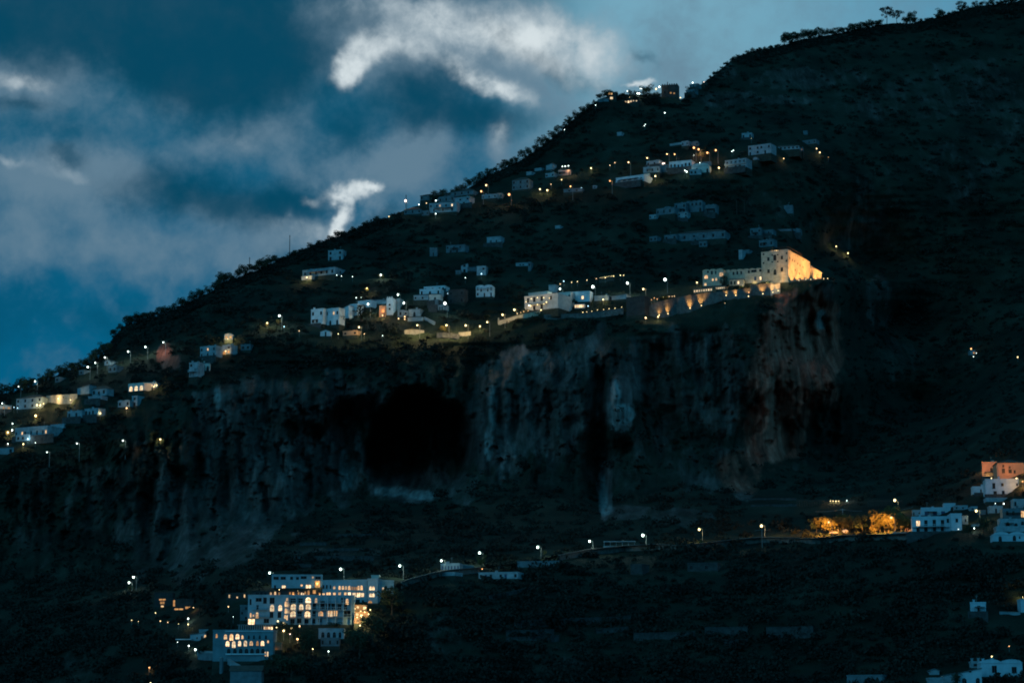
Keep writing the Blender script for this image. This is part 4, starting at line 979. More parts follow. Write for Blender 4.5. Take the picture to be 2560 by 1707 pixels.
wallstrip('path_parapet', 'thin sloping path parapet descending below the hotel', 'O', [(450,895),(560,912),(700,920),(800,960),(920,1030),(1040,1100),(1150,1158)], 16, m='dim', th=.35, front=7)
wallstrip('terrace_wall', 'dark blue wall under the left part of the path parapet', 'O', [(460,925),(560,940),(700,940)], 46, m='faint', front=5)
wallstrip('roof_parapet', 'pale little parapet with two posts at the bottom of the hotel', 'O', [(1230,1160),(1340,1168),(1450,1160)], 32, m='hotel', th=.4, front=9)
wallstrip('buttress', 'blue leaning buttress under the path', 'O', [(800,1015),(835,1010)], [180,180], m='faint', cat='buttress', front=4)
an = Hb('hotel_annex', 'dark annex far left with a glowing amber alcove', 'I', 280, 270, 430, 272, 110, cat='annex', m='dark', yaw=0, depth_m=6)
an.win('o', 'I', [(346,320,60,12),(346,345,40,20)]); an.win('l', 'I', [(345,400,24,70)])
an2 = Hb('hotel_annex', 'second annex lit along an amber L-shaped ledge', 'I', 432, 320, 600, 330, 88, cat='annex', m='dark', yaw=0, depth_m=6)
an2.win('o', 'I', [(442,345,16,60),(480,398,80,12),(560,386,60,18)])
Hb('hotel_annex', 'small dark annex left of the hotel with two yellow windows', 'I', 870, 278, 1046, 274, 46, cat='annex', m='dark', yaw=0, depth_m=5).win('l', 'I', [(893,292,12,26),(1017,290,12,26),(957,302,12,14)])
s1 = Hb('south_annex', 'dim blue arcaded annex among trees right of the gallery', 'J', 1100, 968, 1450, 966, 130, cat='annex', m='dim', yaw=0, depth_m=8)
s1.win('a', 'J', [(1160,1040,46,80),(1240,1040,46,80),(1320,1040,46,80),(1400,1040,40,80)])
s2 = Hb('south_annex', 'lowest dim blue annex behind the round tree', 'I', 1640, 640, 1790, 640, 60, cat='annex', m='faint', yaw=0, depth_m=6); s2.rows(['w.w.w'])
Hb('left_wing', 'dark left wing of the hotel beside its bright corner', 'J', 0, 640, 110, 640, 200, cat='hotel', m='faint', yaw=0, depth_m=8).rows(['.w', 'w.', '.w'])
# ================================================================ road side
B('road_house', 'blue shuttered roadside building under two street lamps', 'K', 342,438,500,436,62, ['bbbbbb'], m='dim', group=None)
wallstrip('balustrade', 'pale balustrade right of the shuttered roadside building', 'K', [(502,440),(560,446),(622,452)], 44, m='faint', th=.3)
B('terrace', 'low pale terrace under the shuttered roadside building', 'K', 352,518,458,508,20, cat='terrace', m='dim', group=None, front=3)
B('road_house', 'low bright-blue building with irregular windows below the road', 'K', 660,514,990,508,48, ['wbw.wb.w'], m='dim', group=None)
B('road_terrace', 'long rectangular dark terrace beside the road', 'K', 985,420,1328,416,42, cat='terrace', m='faint', group=None)
bs = B('bus_shelter', 'long open shelter with a thin pale roof by the road', 'K', 1712,292,1975,290,8, cat='shelter', m='dim', group=None, lift=0)
sh = MB().box(-bs.W/2, bs.W/2, -1, 3, 2.6, 2.85)
for i in range(6): x = -bs.W/2 + .2 + (bs.W-.5)*i/5; sh.box(x, x+.15, -.8, -.65, 0, 2.6)
sh.build('canopy', 'dim', bs.e)
ROAD = [(1005,1468),(1060,1452),(1110,1440),(1200,1432),(1290,1422),(1400,1402),(1480,1386),(1560,1378),(1640,1374),(1700,1378),(1770,1370),(1840,1362),(1900,1357),(1960,1358),(2030,1360),(2110,1352),(2200,1350),(2300,1345)]
# road deck
rd = MB(); 
for i, (x, y) in enumerate(ROAD):
    Y = D(x, y) ; a = at(x, y - 14, Y - 2.2)
    rd.v += [(a.x, a.y, a.z), (a.x, a.y + 7, a.z + .12)]
    if i: n = 2*i; rd.f.append((n-2, n, n+1, n-1))
tag(rd.build('road', 'rubber'), kind='structure')
for i, (a, b, m, lb_) in enumerate([(0,3,'stoned','rough roadside wall left of the shuttered building'),(5,8,'stoned','stone road wall below the open shelter'),(8,11,'stoned','lamp-lit stone road wall under the masts'),(11,14,'stoned','pale lamp-lit stretch of road wall right of the utility mast'),(14,17,'stoned','dark road wall running towards the orange trees')]):
    wallstrip('road_wall', lb_, 'Z', [((x)/1.0884, (y - 14)/1.0884) for x, y in ROAD[a:b+1]], 11, m=m, group='walls along the coast road')
for x0, y0, x1, y1, h, lb_ in [(430,262,560,250,14,'faint garden terrace wall, upper left of the lower slope'),(612,252,760,246,14,'faint terrace wall in the middle of the lower slope'),(780,246,870,240,14,'short faint terrace wall beside a shed-like stump'),
    (400,296,580,292,14,'second-row faint terrace wall on the left'),(400,322,600,314,10,'third-row faint terrace wall on the left'),(740,290,860,282,12,'dim terrace wall above the long third one'),(880,306,1110,300,14,'long dim terrace wall in the lower centre'),
    (1150,284,1310,282,26,'tall faint stone terrace with a crumbled top'),(1380,284,1556,280,28,'faint striped terrace fence on the right'),(1220,332,1310,328,14,'lowest dim terrace wall in the centre'),(340,165,510,130,8,'slanting faint wall under the low blue road building')]:
    wallstrip('terrace_wall', lb_, 'T', [(x0,y0),((x0+x1)/2,(y0+y1)/2+1),(x1,y1)], h, m='terr', group='dry stone terraces of the lower slope')
for x0, x1, y, h, lb_ in [(1160,1420,975,10,'upper faint terrace wall below the cave'),(960,1100,1020,12,'left faint terrace wall below the cave'),(1110,1340,1052,8,'middle faint terrace wall below the cave'),(930,1350,1092,22,'widest faint terrace wall below the cave'),(920,1020,1135,14,'lowest faint terrace wall below the cave')]:
    wallstrip('terrace_wall', lb_, 'Q', [(x0,y),((x0+x1)/2,y-2),(x1,y-1)], h, m='terr', group='terraces below the cave')
wallstrip('terrace_wall', 'long faint blue terrace edge left of the lit pergola', 'L', [(740,100),(950,95),(1215,95)], 10, m='terr')
wallstrip('terrace_wall', 'second faint blue terrace edge below the first', 'L', [(800,156),(1000,152),(1215,150)], 12, m='terr')
B('hut', 'dim stone store below the road wall', 'T', 870,50,912,46,34, ['.'], cat='hut', m='terr', group=None)
B('hut', 'dim blue outbuilding below the lamp-lit road wall', 'T', 1085,44,1196,42,28, ['w.w.'], cat='hut', m='terr', group=None)
B('greenhouse', 'low dim flat roof at the bottom edge', 'T', 1690,468,1812,464,26, cat='greenhouse', m='faint', group=None)
# lemon pergola with amber light
def pergola(label, cr, x0, y0, x1, y1, h, lit, n):
    px0, py0 = c2(cr, x0, y0); px1, py1 = c2(cr, x1, y1); Y = D((px0+px1)/2, (py0+py1)/2 + h*CR[cr][2]) - 2
    a = at(px0, py0, Y); b = at(px1, py1, Y); hh = h*CR[cr][2]*KP*Y; e = empty('pergola', (a.x, a.y, a.z - hh)); tag(e, label, 'pergola', 'timber pergolas above the orange trees')
    W_ = b.x - a.x; m = MB()
    for i in range(n + 1):
        x = W_*i/n
        for y in (0, 3): m.tube((x, y, -1.5), (x + .1*math.sin(i*3), y, hh), .09, .07, 5)
        m.box(x-.05, x+.05, -.4, 3.4, hh-.1, hh)
    for y in (0, 1.5, 3): m.box(0, W_, y, y+.1, hh, hh+.1)
    m.build('timber_frame', 'wood' if not lit else 'tile', e); return e  # lit frames take a redder, lighter colour, the glow put into the material
pergola('dark timber pergola with reddish posts left of the lit one', 'L', 1225, 110, 1500, 108, 52, 1, 12)
pergola('lit timber pergola with golden glow under its roof', 'L', 1515, 106, 1745, 104, 50, 1, 9)
pergola('timber pergola around the pale lamp above the orange trees', 'L', 1880, 112, 2190, 106, 52, 1, 14)
# ================================================================ village at the right edge
VG = 'houses of the right-hand village'
def V(*a, **k): k.setdefault('group', VG); return B(*a, **k)
b = V('villa', 'wide white house with three blue shutters and one lit window', 'M', 492,1046,1072,1040,242, m='bluewhite', yaw=8, depth_m=11, cat='villa')
b.win('w', 'M', [(692,1122,50,80),(818,1118,50,88),(942,1118,50,80),(1035,1090,60,60),(575,1228,52,60),(692,1222,52,68),(822,1212,50,72),(940,1208,46,70),(880,1190,20,20)]); b.win('L', 'M', [(575,1130,62,82)])
b.balcony(b.H*.42, -.5, .5, 1.2)
b = V('villa', 'upper storey of the wide white house with blue shutters', 'M', 626,912,1062,902,118, m='bluewhite', yaw=8, depth_m=9, cat='villa', front=-2)
b.win('b', 'M', [(705,990,64,76),(828,988,60,78),(952,986,60,76)]); b.win('w', 'M', [(1045,968,28,46)])
V('villa', 'small left bay of the wide white house', 'M', 492,946,612,944,76, ['D.D'], m='dim', yaw=8, cat='villa', front=-2)
b = V('house', 'plain bright wing with one small window right of the wide white house', 'M', 1074,1004,1236,992,240, m='bluewhite', yaw=2, depth_m=9, front=1); b.win('w', 'M', [(1158,1086,38,56)])
b = V('house', 'narrow blue house right of the plain bright wing', 'M', 1242,1040,1330,1030,110, m='dim', yaw=0); b.win('w', 'M', [(1292,1088,22,44)])
V('roof_hut', 'low pale roof room above the wide white house', 'M', 962,848,1136,838,44, cat='roof room', m='bluewhite', yaw=6)
V('terrace', 'pale roof terrace right of the low roof room', 'M', 1132,880,1322,872,50, ['w.w.'], cat='terrace', m='dim', yaw=4)
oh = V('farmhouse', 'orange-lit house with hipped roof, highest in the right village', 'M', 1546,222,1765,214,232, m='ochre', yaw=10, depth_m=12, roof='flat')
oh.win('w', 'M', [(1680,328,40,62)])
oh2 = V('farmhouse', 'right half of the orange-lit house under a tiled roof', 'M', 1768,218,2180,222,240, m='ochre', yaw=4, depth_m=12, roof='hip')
light(oh.e, (-oh.W * .38, -2.2, oh.H * .75), (1.0, .36, .10), 1500, .2); light(oh2.e, (-oh2.W * .12, -2.2, oh2.H * .45), (1.0, .36, .10), 900, .2); light(oh2.e, (oh2.W * .35, -3, 1.2), (1.0, .42, .10), 2800, .2)  # unseen orange lights added to wash the farmhouse walls
oh2.win('w', 'M', [(1858,268,28,40),(1862,340,48,70),(1962,345,50,60),(1955,290,30,36),(2030,355,30,50)])
b = V('house', 'large blue-white cube house with scattered dark windows', 'M', 1600,484,2092,470,236, m='bluewhite', yaw=6, depth_m=11)
b.win('w', 'M', [(1846,548,38,46),(2066,548,28,44)]); b.win('D', 'M', [(1716,565,44,84),(1736,675,50,60),(1858,670,40,64)])
V('house', 'low blue-white annex left of the large cube house', 'M', 1402,592,1596,588,104, ['..D.'], m='bluewhite', yaw=4)
V('terrace', 'thin pale roof terrace below the large cube house', 'M', 1602,764,2010,758,44, cat='terrace', m='dim', yaw=2)
b = V('house', 'blue house with a dark porch under the thin roof terrace', 'M', 1652,888,1850,882,92, ['.D.'], m='dim', yaw=4)
V('house', 'blue house at the right edge beside the thin roof terrace', 'M', 2012,784,2200,776,120, ['w..'], m='dim', yaw=2)
b = V('house', 'low blue house with a glowing window at the right edge', 'M', 1850,930,2190,920,120, m='faint', yaw=2, cat='house'); b.win('w', 'M', [(1918,975,34,60),(2010,975,34,60)]); b.win('l', 'M', [(2150,990,50,100)])
b = V('house', 'blue house with round dark windows near the bottom of the right village', 'M', 1812,1082,2190,1068,134, m='dim', yaw=2); b.win('c', 'M', [(1925,1140,50,60),(2050,1150,50,44),(2150,1128,46,60)])
V('house', 'plain blue terrace front above the vaulted cellars', 'M', 1760,1196,2190,1190,96, ['....'], m='dim', yaw=2, front=2)
b = V('cellar', 'row of vaulted cellars with black doors at the right edge', 'M', 1712,1300,2190,1296,104, cat='cellar', m='bluewhite', yaw=2, roof='vault2', front=4); b.win('a', 'M', [(1812,1362,52,80),(2026,1352,52,84)]); b.win('c', 'M', [(2105,1342,24,40)])
V('greenhouse', 'small lamp-lit grey shed below the village lamp', 'M', 1382,1134,1500,1140,42, cat='shed', m='cream', yaw=0, roof='shedL')
V('cottage', 'dim cottage behind the bright village lamp', 'M', 1372,896,1470,890,44, ['w.'], m='dim', yaw=0)
V('house', 'low dim wall house right of the bright village lamp', 'M', 1496,950,1596,948,50, ['..'], m='faint', yaw=0)
V('covered_boat', 'long pale tarpaulin-covered stack beside the orange trees', 'M', 196,1276,420,1256,44, cat='covered stack', m='dim', yaw=4, depth_m=3, par=.1)
V('kiosk', 'small salmon-lit kiosk left of the wide white house', 'M', 388,1184,488,1176,72, ['.'], cat='kiosk', m='pink', yaw=4, depth_m=4)
# --- bottom right
b = V('vaulted_villa', 'blue villa with two low domed vaults at the bottom right corner', 'N', 1336,1216,2042,1206,242, m='bluewhite', yaw=3, roof='vault2', cat='villa')
b.win('w', 'N', [(1560,1322,84,118),(1902,1336,84,104)]); b.chimney(-.42, 1.2); b.chimney(-.2, 1.4)
b = V('villa_wing', 'left wing of the domed villa with a parapet stair', 'N', 1160,1212,1330,1210,90, m='dim', yaw=3, cat='villa', front=1); b.win('w','N',[(1230,1250,60,40)]); b.chimney(-.35, 1.3, 1); b.chimney(.3, 1.4, 1)
b = V('villa_wing', 'lower front of the domed villa with a tall narrow window', 'N', 960,1330,1340,1300,300, m='bluewhite', yaw=8, cat='villa', front=3, roof='shedL'); b.win('w', 'N', [(1142,1335,38,80)]); b.win('a', 'N', [(1275,1520,70,100),(1040,1520,80,90)])
V('store', 'small blue roofed store left of the domed villa', 'N', 450,1326,610,1330,90, ['..'], cat='store', m='dim', yaw=0, roof='gable')
V('store', 'low blue shed roof behind the bare tree at the bottom right', 'N', 690,1396,880,1404,160, ['...'], cat='store', m='dim', yaw=0, roof='shedL')
V('store', 'flat blue yard wall left of the bare tree', 'N', 440,1490,680,1494,80, cat='yard', m='dim', yaw=0, front=2)
b = V('cottage', 'lone blue cottage with one dark door', 'N', 1152,196,1412,180,160, m='bluewhite', yaw=10, roof='flat'); b.win('D', 'N', [(1292,280,52,104)])
b = V('house', 'blue house wall cut by the right edge', 'N', 2022,140,2120,130,210, m='bluewhite', yaw=0)
wallstrip('wall', 'thin pale wall between the lone cottage and the right edge', 'N', [(1660,342),(1800,346),(2010,352)], 16, m='dim', th=.4)
V('cottage', 'tiny blue cottage with an orange light far up the right slope', 'A' if 0 else 'Z', 2228, 806, 2240, 806, 9, ['.o'], m='dim', yaw=0, group=None)

# ================================================================ lamps
CW = {'w': 'white', 'y': 'yellow', 'o': 'amber', 'O': 'orange', 'c': 'bluish', 'g': 'pale', 'p': 'pinkish'}
KW = {'street_lamp': 'street lamp', 'garden_lamp': 'garden lamp', 'wall_lantern': 'lantern', 'floodlight': 'floodlight'}
def LA(kind, cr, items):
    for (x, y, c, r, pw, d) in items:
        lamp(kind, '%s %s %s' % (CW[c], KW[kind], d), cr, x, y, c, r, pw=pw, group={'street_lamp': 'street lamps of the mountainside', 'garden_lamp': 'lamps scattered over the hamlets', 'wall_lantern': 'lanterns on house walls', 'floodlight': 'floodlights at the monastery foot'}[kind],
             front={'wall_lantern': 3.0, 'floodlight': 9.0}.get(kind, 0))
LA('street_lamp', 'A', [(935,262,'w',.5,1500,'highest of the three lamps on the lower left ridge'),(848,310,'w',.42,900,'middle one of the three on the lower left ridge'),(782,347,'w',.5,900,'lowest of the three on the lower left ridge'),
  (1142,210,'w',.55,2500,'on a thin mast, left of a similar pair member'),(1295,168,'w',.5,2500,'on a thin mast, right of its neighbour above the left hamlet'),(1455,128,'w',.42,900,'at the top of the reddish rock spur'),
  (312,475,'w',.6,900,'standing against the sky at the lower left'),(165,520,'w',.3,0,'small, beside the dark tree at far left'),
  (20,670,'w',.45,600,'at the left edge beside the amber porch'),(1095,1003,'w',.36,500,'alone above the left cliff'),(685,1028,'w',.34,300,'alone below the row houses at the left'),(418,1105,'w',.34,200,'lowest lone light under the left hamlet')])
LA('garden_lamp', 'A', [(125,705,'c',.28,0,'left one of a close pair at far left'),(157,710,'c',.28,0,'right one of a close pair at far left'),(520,628,'y',.55,5000,'in the middle of the yellow-lit wall'),(402,625,'y',.5,3000,'at the left end of the yellow-lit wall'),
  (628,640,'y',.3,1500,'at the right end of the yellow-lit wall'),(330,685,'y',.5,900,'under the yellow-lit wall at the porch'),(358,686,'y',.5,600,'second at the porch under the lit wall'),(388,672,'o',.4,500,'third at the porch under the lit wall'),(318,780,'y',.6,1500,'in a bush between the two long left houses'),(112,850,'w',.42,300,'above the longest left house'),
  (108,908,'w',.42,300,'beside the lit bush at the left edge'),(70,928,'y',.6,1200,'in the glowing bush at the left edge'),(248,986,'c',.6,500,'bright, below the longest left house'),(70,1030,'w',.4,200,'over the cottage cut by the left edge'),(315,1020,'w',.25,0,'tiny, right of the bright bluish one'),(208,1032,'y',.4,900,'by the short lit wall at lower left'),
  (1428,990,'y',.55,1200,'in a small bush at the cliff top'),(912,628,'o',.3,0,'below the three-window house'),(895,758,'y',.4,200,'at the right end of the row houses'),(1128,712,'o',.5,500,'below the vaulted cottage'),(1370,522,'o',.4,500,'left one beside the restaurant'),(1396,508,'y',.5,500,'right one beside the restaurant'),(2030,95,'y',.3,2500,'inside the yellow-lit hut area'),(2010,205,'o',.5,500,'at the small orange porch')])
LA('street_lamp', 'B', [(208,603,'w',.62,3500,'shining into a pale bush at the street start'),(1265,415,'w',.6,1500,'above the tall crenellated house'),(998,500,'w',.75,2500,'in front of the low pale house'),(1317,490,'w',.62,2500,'on a bent mast right of the tall house'),(1683,493,'W'.lower(),.95,4500,'brightest of the middle hamlet on a straight mast'),
  (1437,688,'y',.5,13000,'over the yellow-lit roadside wall'),(1697,688,'y',.5,12000,'on top of the golden tree'),(1868,690,'y',.5,4500,'between golden tree and garden wall'),(2060,660,'y',.55,1000,'left of the orange-lit pillar, lower one'),(918,705,'y',.5,3500,'over the low warm-lit bungalow')])
LA('garden_lamp', 'B', [(100,668,'y',.5,1200,'in a small bush left of the street start'),(250,700,'c',.32,0,'small, under the pale street bush'),(385,738,'o',.25,0,'tiny, left below the leftmost street house'),(452,262,'y',.55,1500,'on the porch of the long white farmhouse'),(720,242,'w',.22,0,'first of three dots right of the farmhouse'),(762,250,'w',.28,0,'second of three dots right of the farmhouse'),(860,255,'w',.28,0,'third of three dots right of the farmhouse'),
  (1112,240,'w',.5,1500,'over a lit bush on the middle slope'),(987,358,'y',.5,1500,'in a lit bush above the street'),(893,443,'w',.3,0,'left of two dots above the low pale house'),(937,440,'w',.22,0,'right of two dots above the low pale house'),(733,765,'y',.3,0,'between gabled hut and bungalow'),(965,765,'o',.25,0,'right of the warm-lit bungalow'),(1128,780,'w',.24,0,'alone under the middle street'),
  (1995,697,'y',.45,1200,'in a pale bush below the garden wall'),(1865,265,'w',.28,0,'tiny, below the grey chapel'),(2008,230,'c',.42,200,'on the wall of the blue-white cube house'),(1605,488,'y',.25,0,'in the cottage below the stepped villa'),(1410,455,'o',.25,0,'left of the stepped villa'),(1708,405,'c',.25,0,'right of the stepped villa')])
LA('wall_lantern', 'B', [(1130,560,'O',.25,1800,'inside the glowing orange doorway'),(1128,600,'o',.35,900,'at the foot of the glowing orange doorway'),(1270,628,'o',.45,200,'small window-like, left below the tall house'),(1325,612,'o',.45,300,'upper, right below the tall house'),(1325,634,'o',.45,200,'lower, right below the tall house'),(800,560,'w',.05,900,'faintly lighting the grey gable wall')])
LA('street_lamp', 'C', [(87,785,'y',.55,900,'left of the garden wall with the pillar'),(245,718,'y',.55,900,'above the warm-lit garden wall'),(1293,412,'w',.85,4000,'on a mast at the plain block corner'),(1755,362,'w',.85,4000,'on a mast behind the sloping-roofed building'),(2258,315,'w',1.05,4000,'biggest and whitest, on a mast near the monastery'),(1968,442,'y',.55,900,'near the dark brown tower'),(855,440,'g',.75,9000,'greenish, over the villa hotel roof')])
LA('garden_lamp', 'C', [(858,375,'o',.3,0,'first of the terrace string above the villa hotel'),(905,336,'c',.45,200,'bluish-white, above the terrace string'),(1010,352,'y',.32,0,'second of the terrace string'),(1088,342,'y',.34,0,'third of the terrace string'),(1215,322,'o',.28,0,'fourth of the terrace string'),(1340,303,'o',.32,0,'fifth of the terrace string'),(1460,290,'y',.34,0,'amid the fine string lights, left'),(1572,270,'y',.34,0,'amid the fine string lights, right'),
  (1662,258,'y',.3,0,'last but one of the terrace string'),(1705,258,'y',.34,0,'last of the terrace string'),(795,415,'c',.4,300,'beside the blue block behind the villa'),(2008,600,'o',.5,300,'upper of two at the wall start'),(1975,680,'o',.42,300,'lower of two at the wall start'),(1832,715,'O',.42,300,'alone at the foot of the dark tower'),(2000,825,'o',.5,300,'lowest left of the curved wall'),(2165,812,'y',.5,700,'in the greenish bush under the curved wall'),
  (1432,582,'y',.5,600,'in front of the low garage building'),(1245,600,'w',.3,0,'at the corner of the plain block'),(1230,668,'c',.3,0,'tiny bluish, right of the glasshouse')])
for i, (x, y) in enumerate([(1160,752),(1212,745),(1280,738),(1355,722),(1437,715),(1510,705),(1590,698),(1680,684)]):
    lamp('garden_lamp', 'tiny yellow path light in the row below the low garage building', 'C', x, y, 'y', .24, hgt=1.0, group='row of path lights under the garage building')
for i in range(12):
    x = 1385 + 15.5 * i; lamp('garden_lamp', 'tiny golden bulb of the fine string of lights above the garage building', 'C', x, 292 - (x - 1385) * .14, 'y', .13, hgt=2.2, group='fine string of bulbs')
for n, (x, y, c, r, pw) in enumerate([(410,615,'y',.28,260),(480,575,'y',.32,400),(562,560,'y',.32,400),(645,560,'y',.32,400),(722,565,'y',.26,260),(468,668,'y',.4,400),(562,650,'y',.36,400),(648,640,'y',.34,400),(682,618,'y',.42,300),(448,660,'w',.4,200),(408,715,'y',.26,300),(610,725,'y',.42,300),(870,655,'y',.3,300),(940,572,'y',.45,300),(972,655,'y',.3,300),(985,590,'y',.2,200)]):
    hb = vs if n >= 12 else v; lx, ly, lz = hb.loc('C', x, y); c_, s_n = math.cos(hb.th), math.sin(hb.th)
    w = hb.P + Vector((c_, -s_n, 0)) * lx - Vector((s_n, c_, 0)) * .75 + Vector((0, 0, lz)); e = empty('wall_lantern', w); e.rotation_euler = (0, 0, -hb.th)
    tag(e, ['upper-storey facade lantern of the villa hotel','ground-floor facade lantern of the villa hotel','lantern on the right wing of the villa hotel'][0 if n < 5 else 1 if n < 12 else 2], 'lantern', 'facade lanterns of the villa hotel')
    MB().box(-.05, .05, 0, .75, .35, .45).build('bracket', 'metal', e)
    b = bpy.data.objects.new('bulb', lampmeshes('wall_lantern', c, r * .75)); S.collection.objects.link(b); b.parent = e
    light(e, (0, -.1, .1), (1.0, .56, .22), pw * 2.8, .15)
for x, y in ((120,845),(285,790),(330,776),(370,762),(430,752)):
    lamp('wall_lantern', 'small amber lantern along the warm-lit garden wall', 'C', x, y - 22, 'o', .2, pw=450, group='lanterns along the garden wall', front=1.5)
lamp('wall_lantern', 'amber lantern on the tall pillar ending the garden wall', 'C', 35, 835, 'o', .2, pw=300, front=1.5, group='lanterns along the garden wall')
LA('garden_lamp', 'D', [(620,638,'y',.6,600,'left of the monastery guest house'),(125,825,'O',.32,0,'reddish, first by the yellow shrub'),(155,806,'O',.32,0,'reddish, second by the yellow shrub'),(187,817,'O',.32,0,'reddish, third by the yellow shrub'),(262,795,'y',.4,900,'inside the yellow shrub by the curved wall'),(318,790,'o',.32,0,'first right of the yellow shrub'),(350,788,'o',.28,0,'second right of the yellow shrub'),(374,785,'o',.3,0,'third right of the yellow shrub'),
  (2137,245,'y',.55,600,'upper of two lone lights right of the monastery'),(2265,318,'y',.6,1200,'lower of two lone lights right of the monastery'),(925,860,'o',.22,0,'tiny, below the curved wall'),(1185,745,'O',.3,0,'reddish, at the step of the walls'),(640,740,'O',.3,0,'reddish, under the lit pergola restaurant')])
for n, (x, y, pw) in enumerate([(210,1000,1500),(305,985,3600),(430,950,3600),(545,925,6500),(668,895,4500),(735,815,2500),(785,800,1300),(937,785,1400),(1042,785,3500),(1182,795,1200),(1338,768,2600),(1446,752,3200),(1505,735,3600)]):
    px, py = c2('D', x, y); Y = D(px, py) - 4.2; p = at(px, py, Y)
    e = empty('floodlight', (p.x, p.y, p.z)); tag(e, 'golden floodlight at the curved wall foot, number %s from the left' % ['one','two','three','four','five','six','seven','eight','nine','ten','eleven','twelve','thirteen'][n], 'floodlight', 'floodlights along the monastery walls')
    MB().box(-.25, .25, -.2, .2, 0, .2).box(-.06, .06, -.06, .06, -1.5, 0).build('bracket', 'metal', e)
    b = bpy.data.objects.new('bulb', lampmeshes('floodlight', 'y', .28)); S.collection.objects.link(b); b.parent = e; b.location = (0, 0, .4)
    light(e, (0, .2, .75), (1.0, .48, .12), pw * 2.2, .15, spot=75, aim=(0, .42, 1), blend=.9)
ex = Vector((math.cos(mo.th), -math.sin(mo.th), 0)); ey = Vector((math.sin(mo.th), math.cos(mo.th), 0))
for n, (lx, ly, lz, pw) in enumerate([(4.5, 5, -1, 22000), (5.5, 14, -1, 60000), (5.5, 23, -1, 34000), (5.5, 32, -1, 26000), (5.5, 46, -1, 34000), (5, 55, 0, 20000)]):
    e = empty('floodlight', clear_ground(mo.P + ex * (mo.W / 2 + lx) + ey * ly + Vector((0, 0, lz))))
    tag(e, 'golden floodlight facing the monastery right side, number %s from the front' % ['one','two','three','four','five','six'][n], 'floodlight', 'floodlights along the monastery walls')
    e.rotation_euler = (0, 0, -mo.th)
    MB().box(-.3, .3, -.3, .3, 0, .25).box(-.06, .06, -.06, .06, -3, 0).build('bracket', 'metal', e)
    b = bpy.data.objects.new('bulb', lampmeshes('floodlight', 'y', .22)); S.collection.objects.link(b); b.parent = e; b.location = (0, 0, .45)
    light(e, (-.3, 0, .8), (1.0, .47, .12), pw, .3, spot=110, aim=(-.75, 0, 1), blend=.8)
e = empty('wall_lantern', mo.P + Vector((0, 0, mo.H + 1.4)) + ey * 3); tag(e, 'amber lantern under the rooftop pergola of the monastery', 'lantern')
MB().tube((0, 0, -1.3), (0, 0, .1), .06, .05).build('post', 'metal', e)
light(e, (0, 0, .2), (1.0, .55, .22), 900, .3); bo = bpy.data.objects.new('bulb', lampmeshes('garden_lamp', 'y', .16)); S.collection.objects.link(bo); bo.parent = e; bo.location = (0, 0, .2)
LA('floodlight', 'D', [(1380,640,'y',.15,1300,'added to warm the square front of the monastery, left'),(1530,625,'y',.15,1700,'added to warm the square front of the monastery, right'),(1120,670,'y',.12,700,'softly lighting the cloister wing')])  # two floods added to warm the square monastery front
LA('wall_lantern', 'D', [(1160,600,'y',.2,700,'warming the veranda end below the cloister wing'),(1240,640,'y',.1,500,'over the step of the monastery terrace')])
# hamlets on the ridge and the upper village
LA('street_lamp', 'E', [(280,540,'p',.85,1500,'on the skyline beside a dark pole'),(1045,392,'o',.6,600,'upper of two on the wooded ridge'),(998,450,'O',.75,900,'lower and bigger of two on the wooded ridge'),(1262,480,'O',.95,4000,'biggest orange glow right of the pink-lit wall'),(1845,403,'O',.65,900,'below the pink lamp-lit house'),(2218,352,'O',.5,600,'left of the long white terrace with a loggia')])
LA('garden_lamp', 'E', [(407,575,'w',.4,0,'left one above the wide two-storey house'),(478,562,'o',.42,0,'middle one above the wide two-storey house'),(568,538,'w',.42,0,'right one above the wide two-storey house'),(567,662,'w',.42,300,'at the foot of the wide two-storey house'),(123,688,'y',.4,0,'alone left of the skyline hamlet'),(1555,430,'y',.5,700,'left of the golden pair under the white house'),(1625,440,'y',.62,900,'right of the golden pair under the white house'),(1660,383,'o',.35,0,'just above the golden pair'),(1760,340,'y',.4,0,'below the pink lamp-lit house, pale'),
  (1825,254,'o',.75,1500,'on the front of the pink lamp-lit house'),(1750,250,'o',.5,500,'left on the pink lamp-lit house'),(1768,215,'w',.32,0,'left of three above the pink house'),(1795,212,'w',.38,0,'middle of three above the pink house'),(1825,208,'w',.36,0,'right of three above the pink house'),(2040,230,'y',.6,500,'alone between two parts of the upper village'),(2218,203,'o',.36,0,'lower of two above the long terrace'),(2265,178,'o',.42,0,'upper of two above the long terrace'),(1948,418,'c',.32,0,'tiny bluish, right of the orange one')])
LA('street_lamp', 'F', [(270,403,'o',.55,400,'left above the long white terrace'),(447,362,'o',.5,400,'left above the four-window house'),(635,325,'o',.5,400,'left of a close pair under the blue terrace'),(707,327,'O',.6,600,'right of a close pair under the blue terrace'),(890,265,'O',.7,1200,'topmost of the orange cluster'),(935,280,'O',.6,1200,'second of the orange cluster'),(1018,312,'O',.65,1500,'third of the orange cluster, in a glowing bush'),(1098,288,'O',.65,900,'rightmost of the orange cluster')])
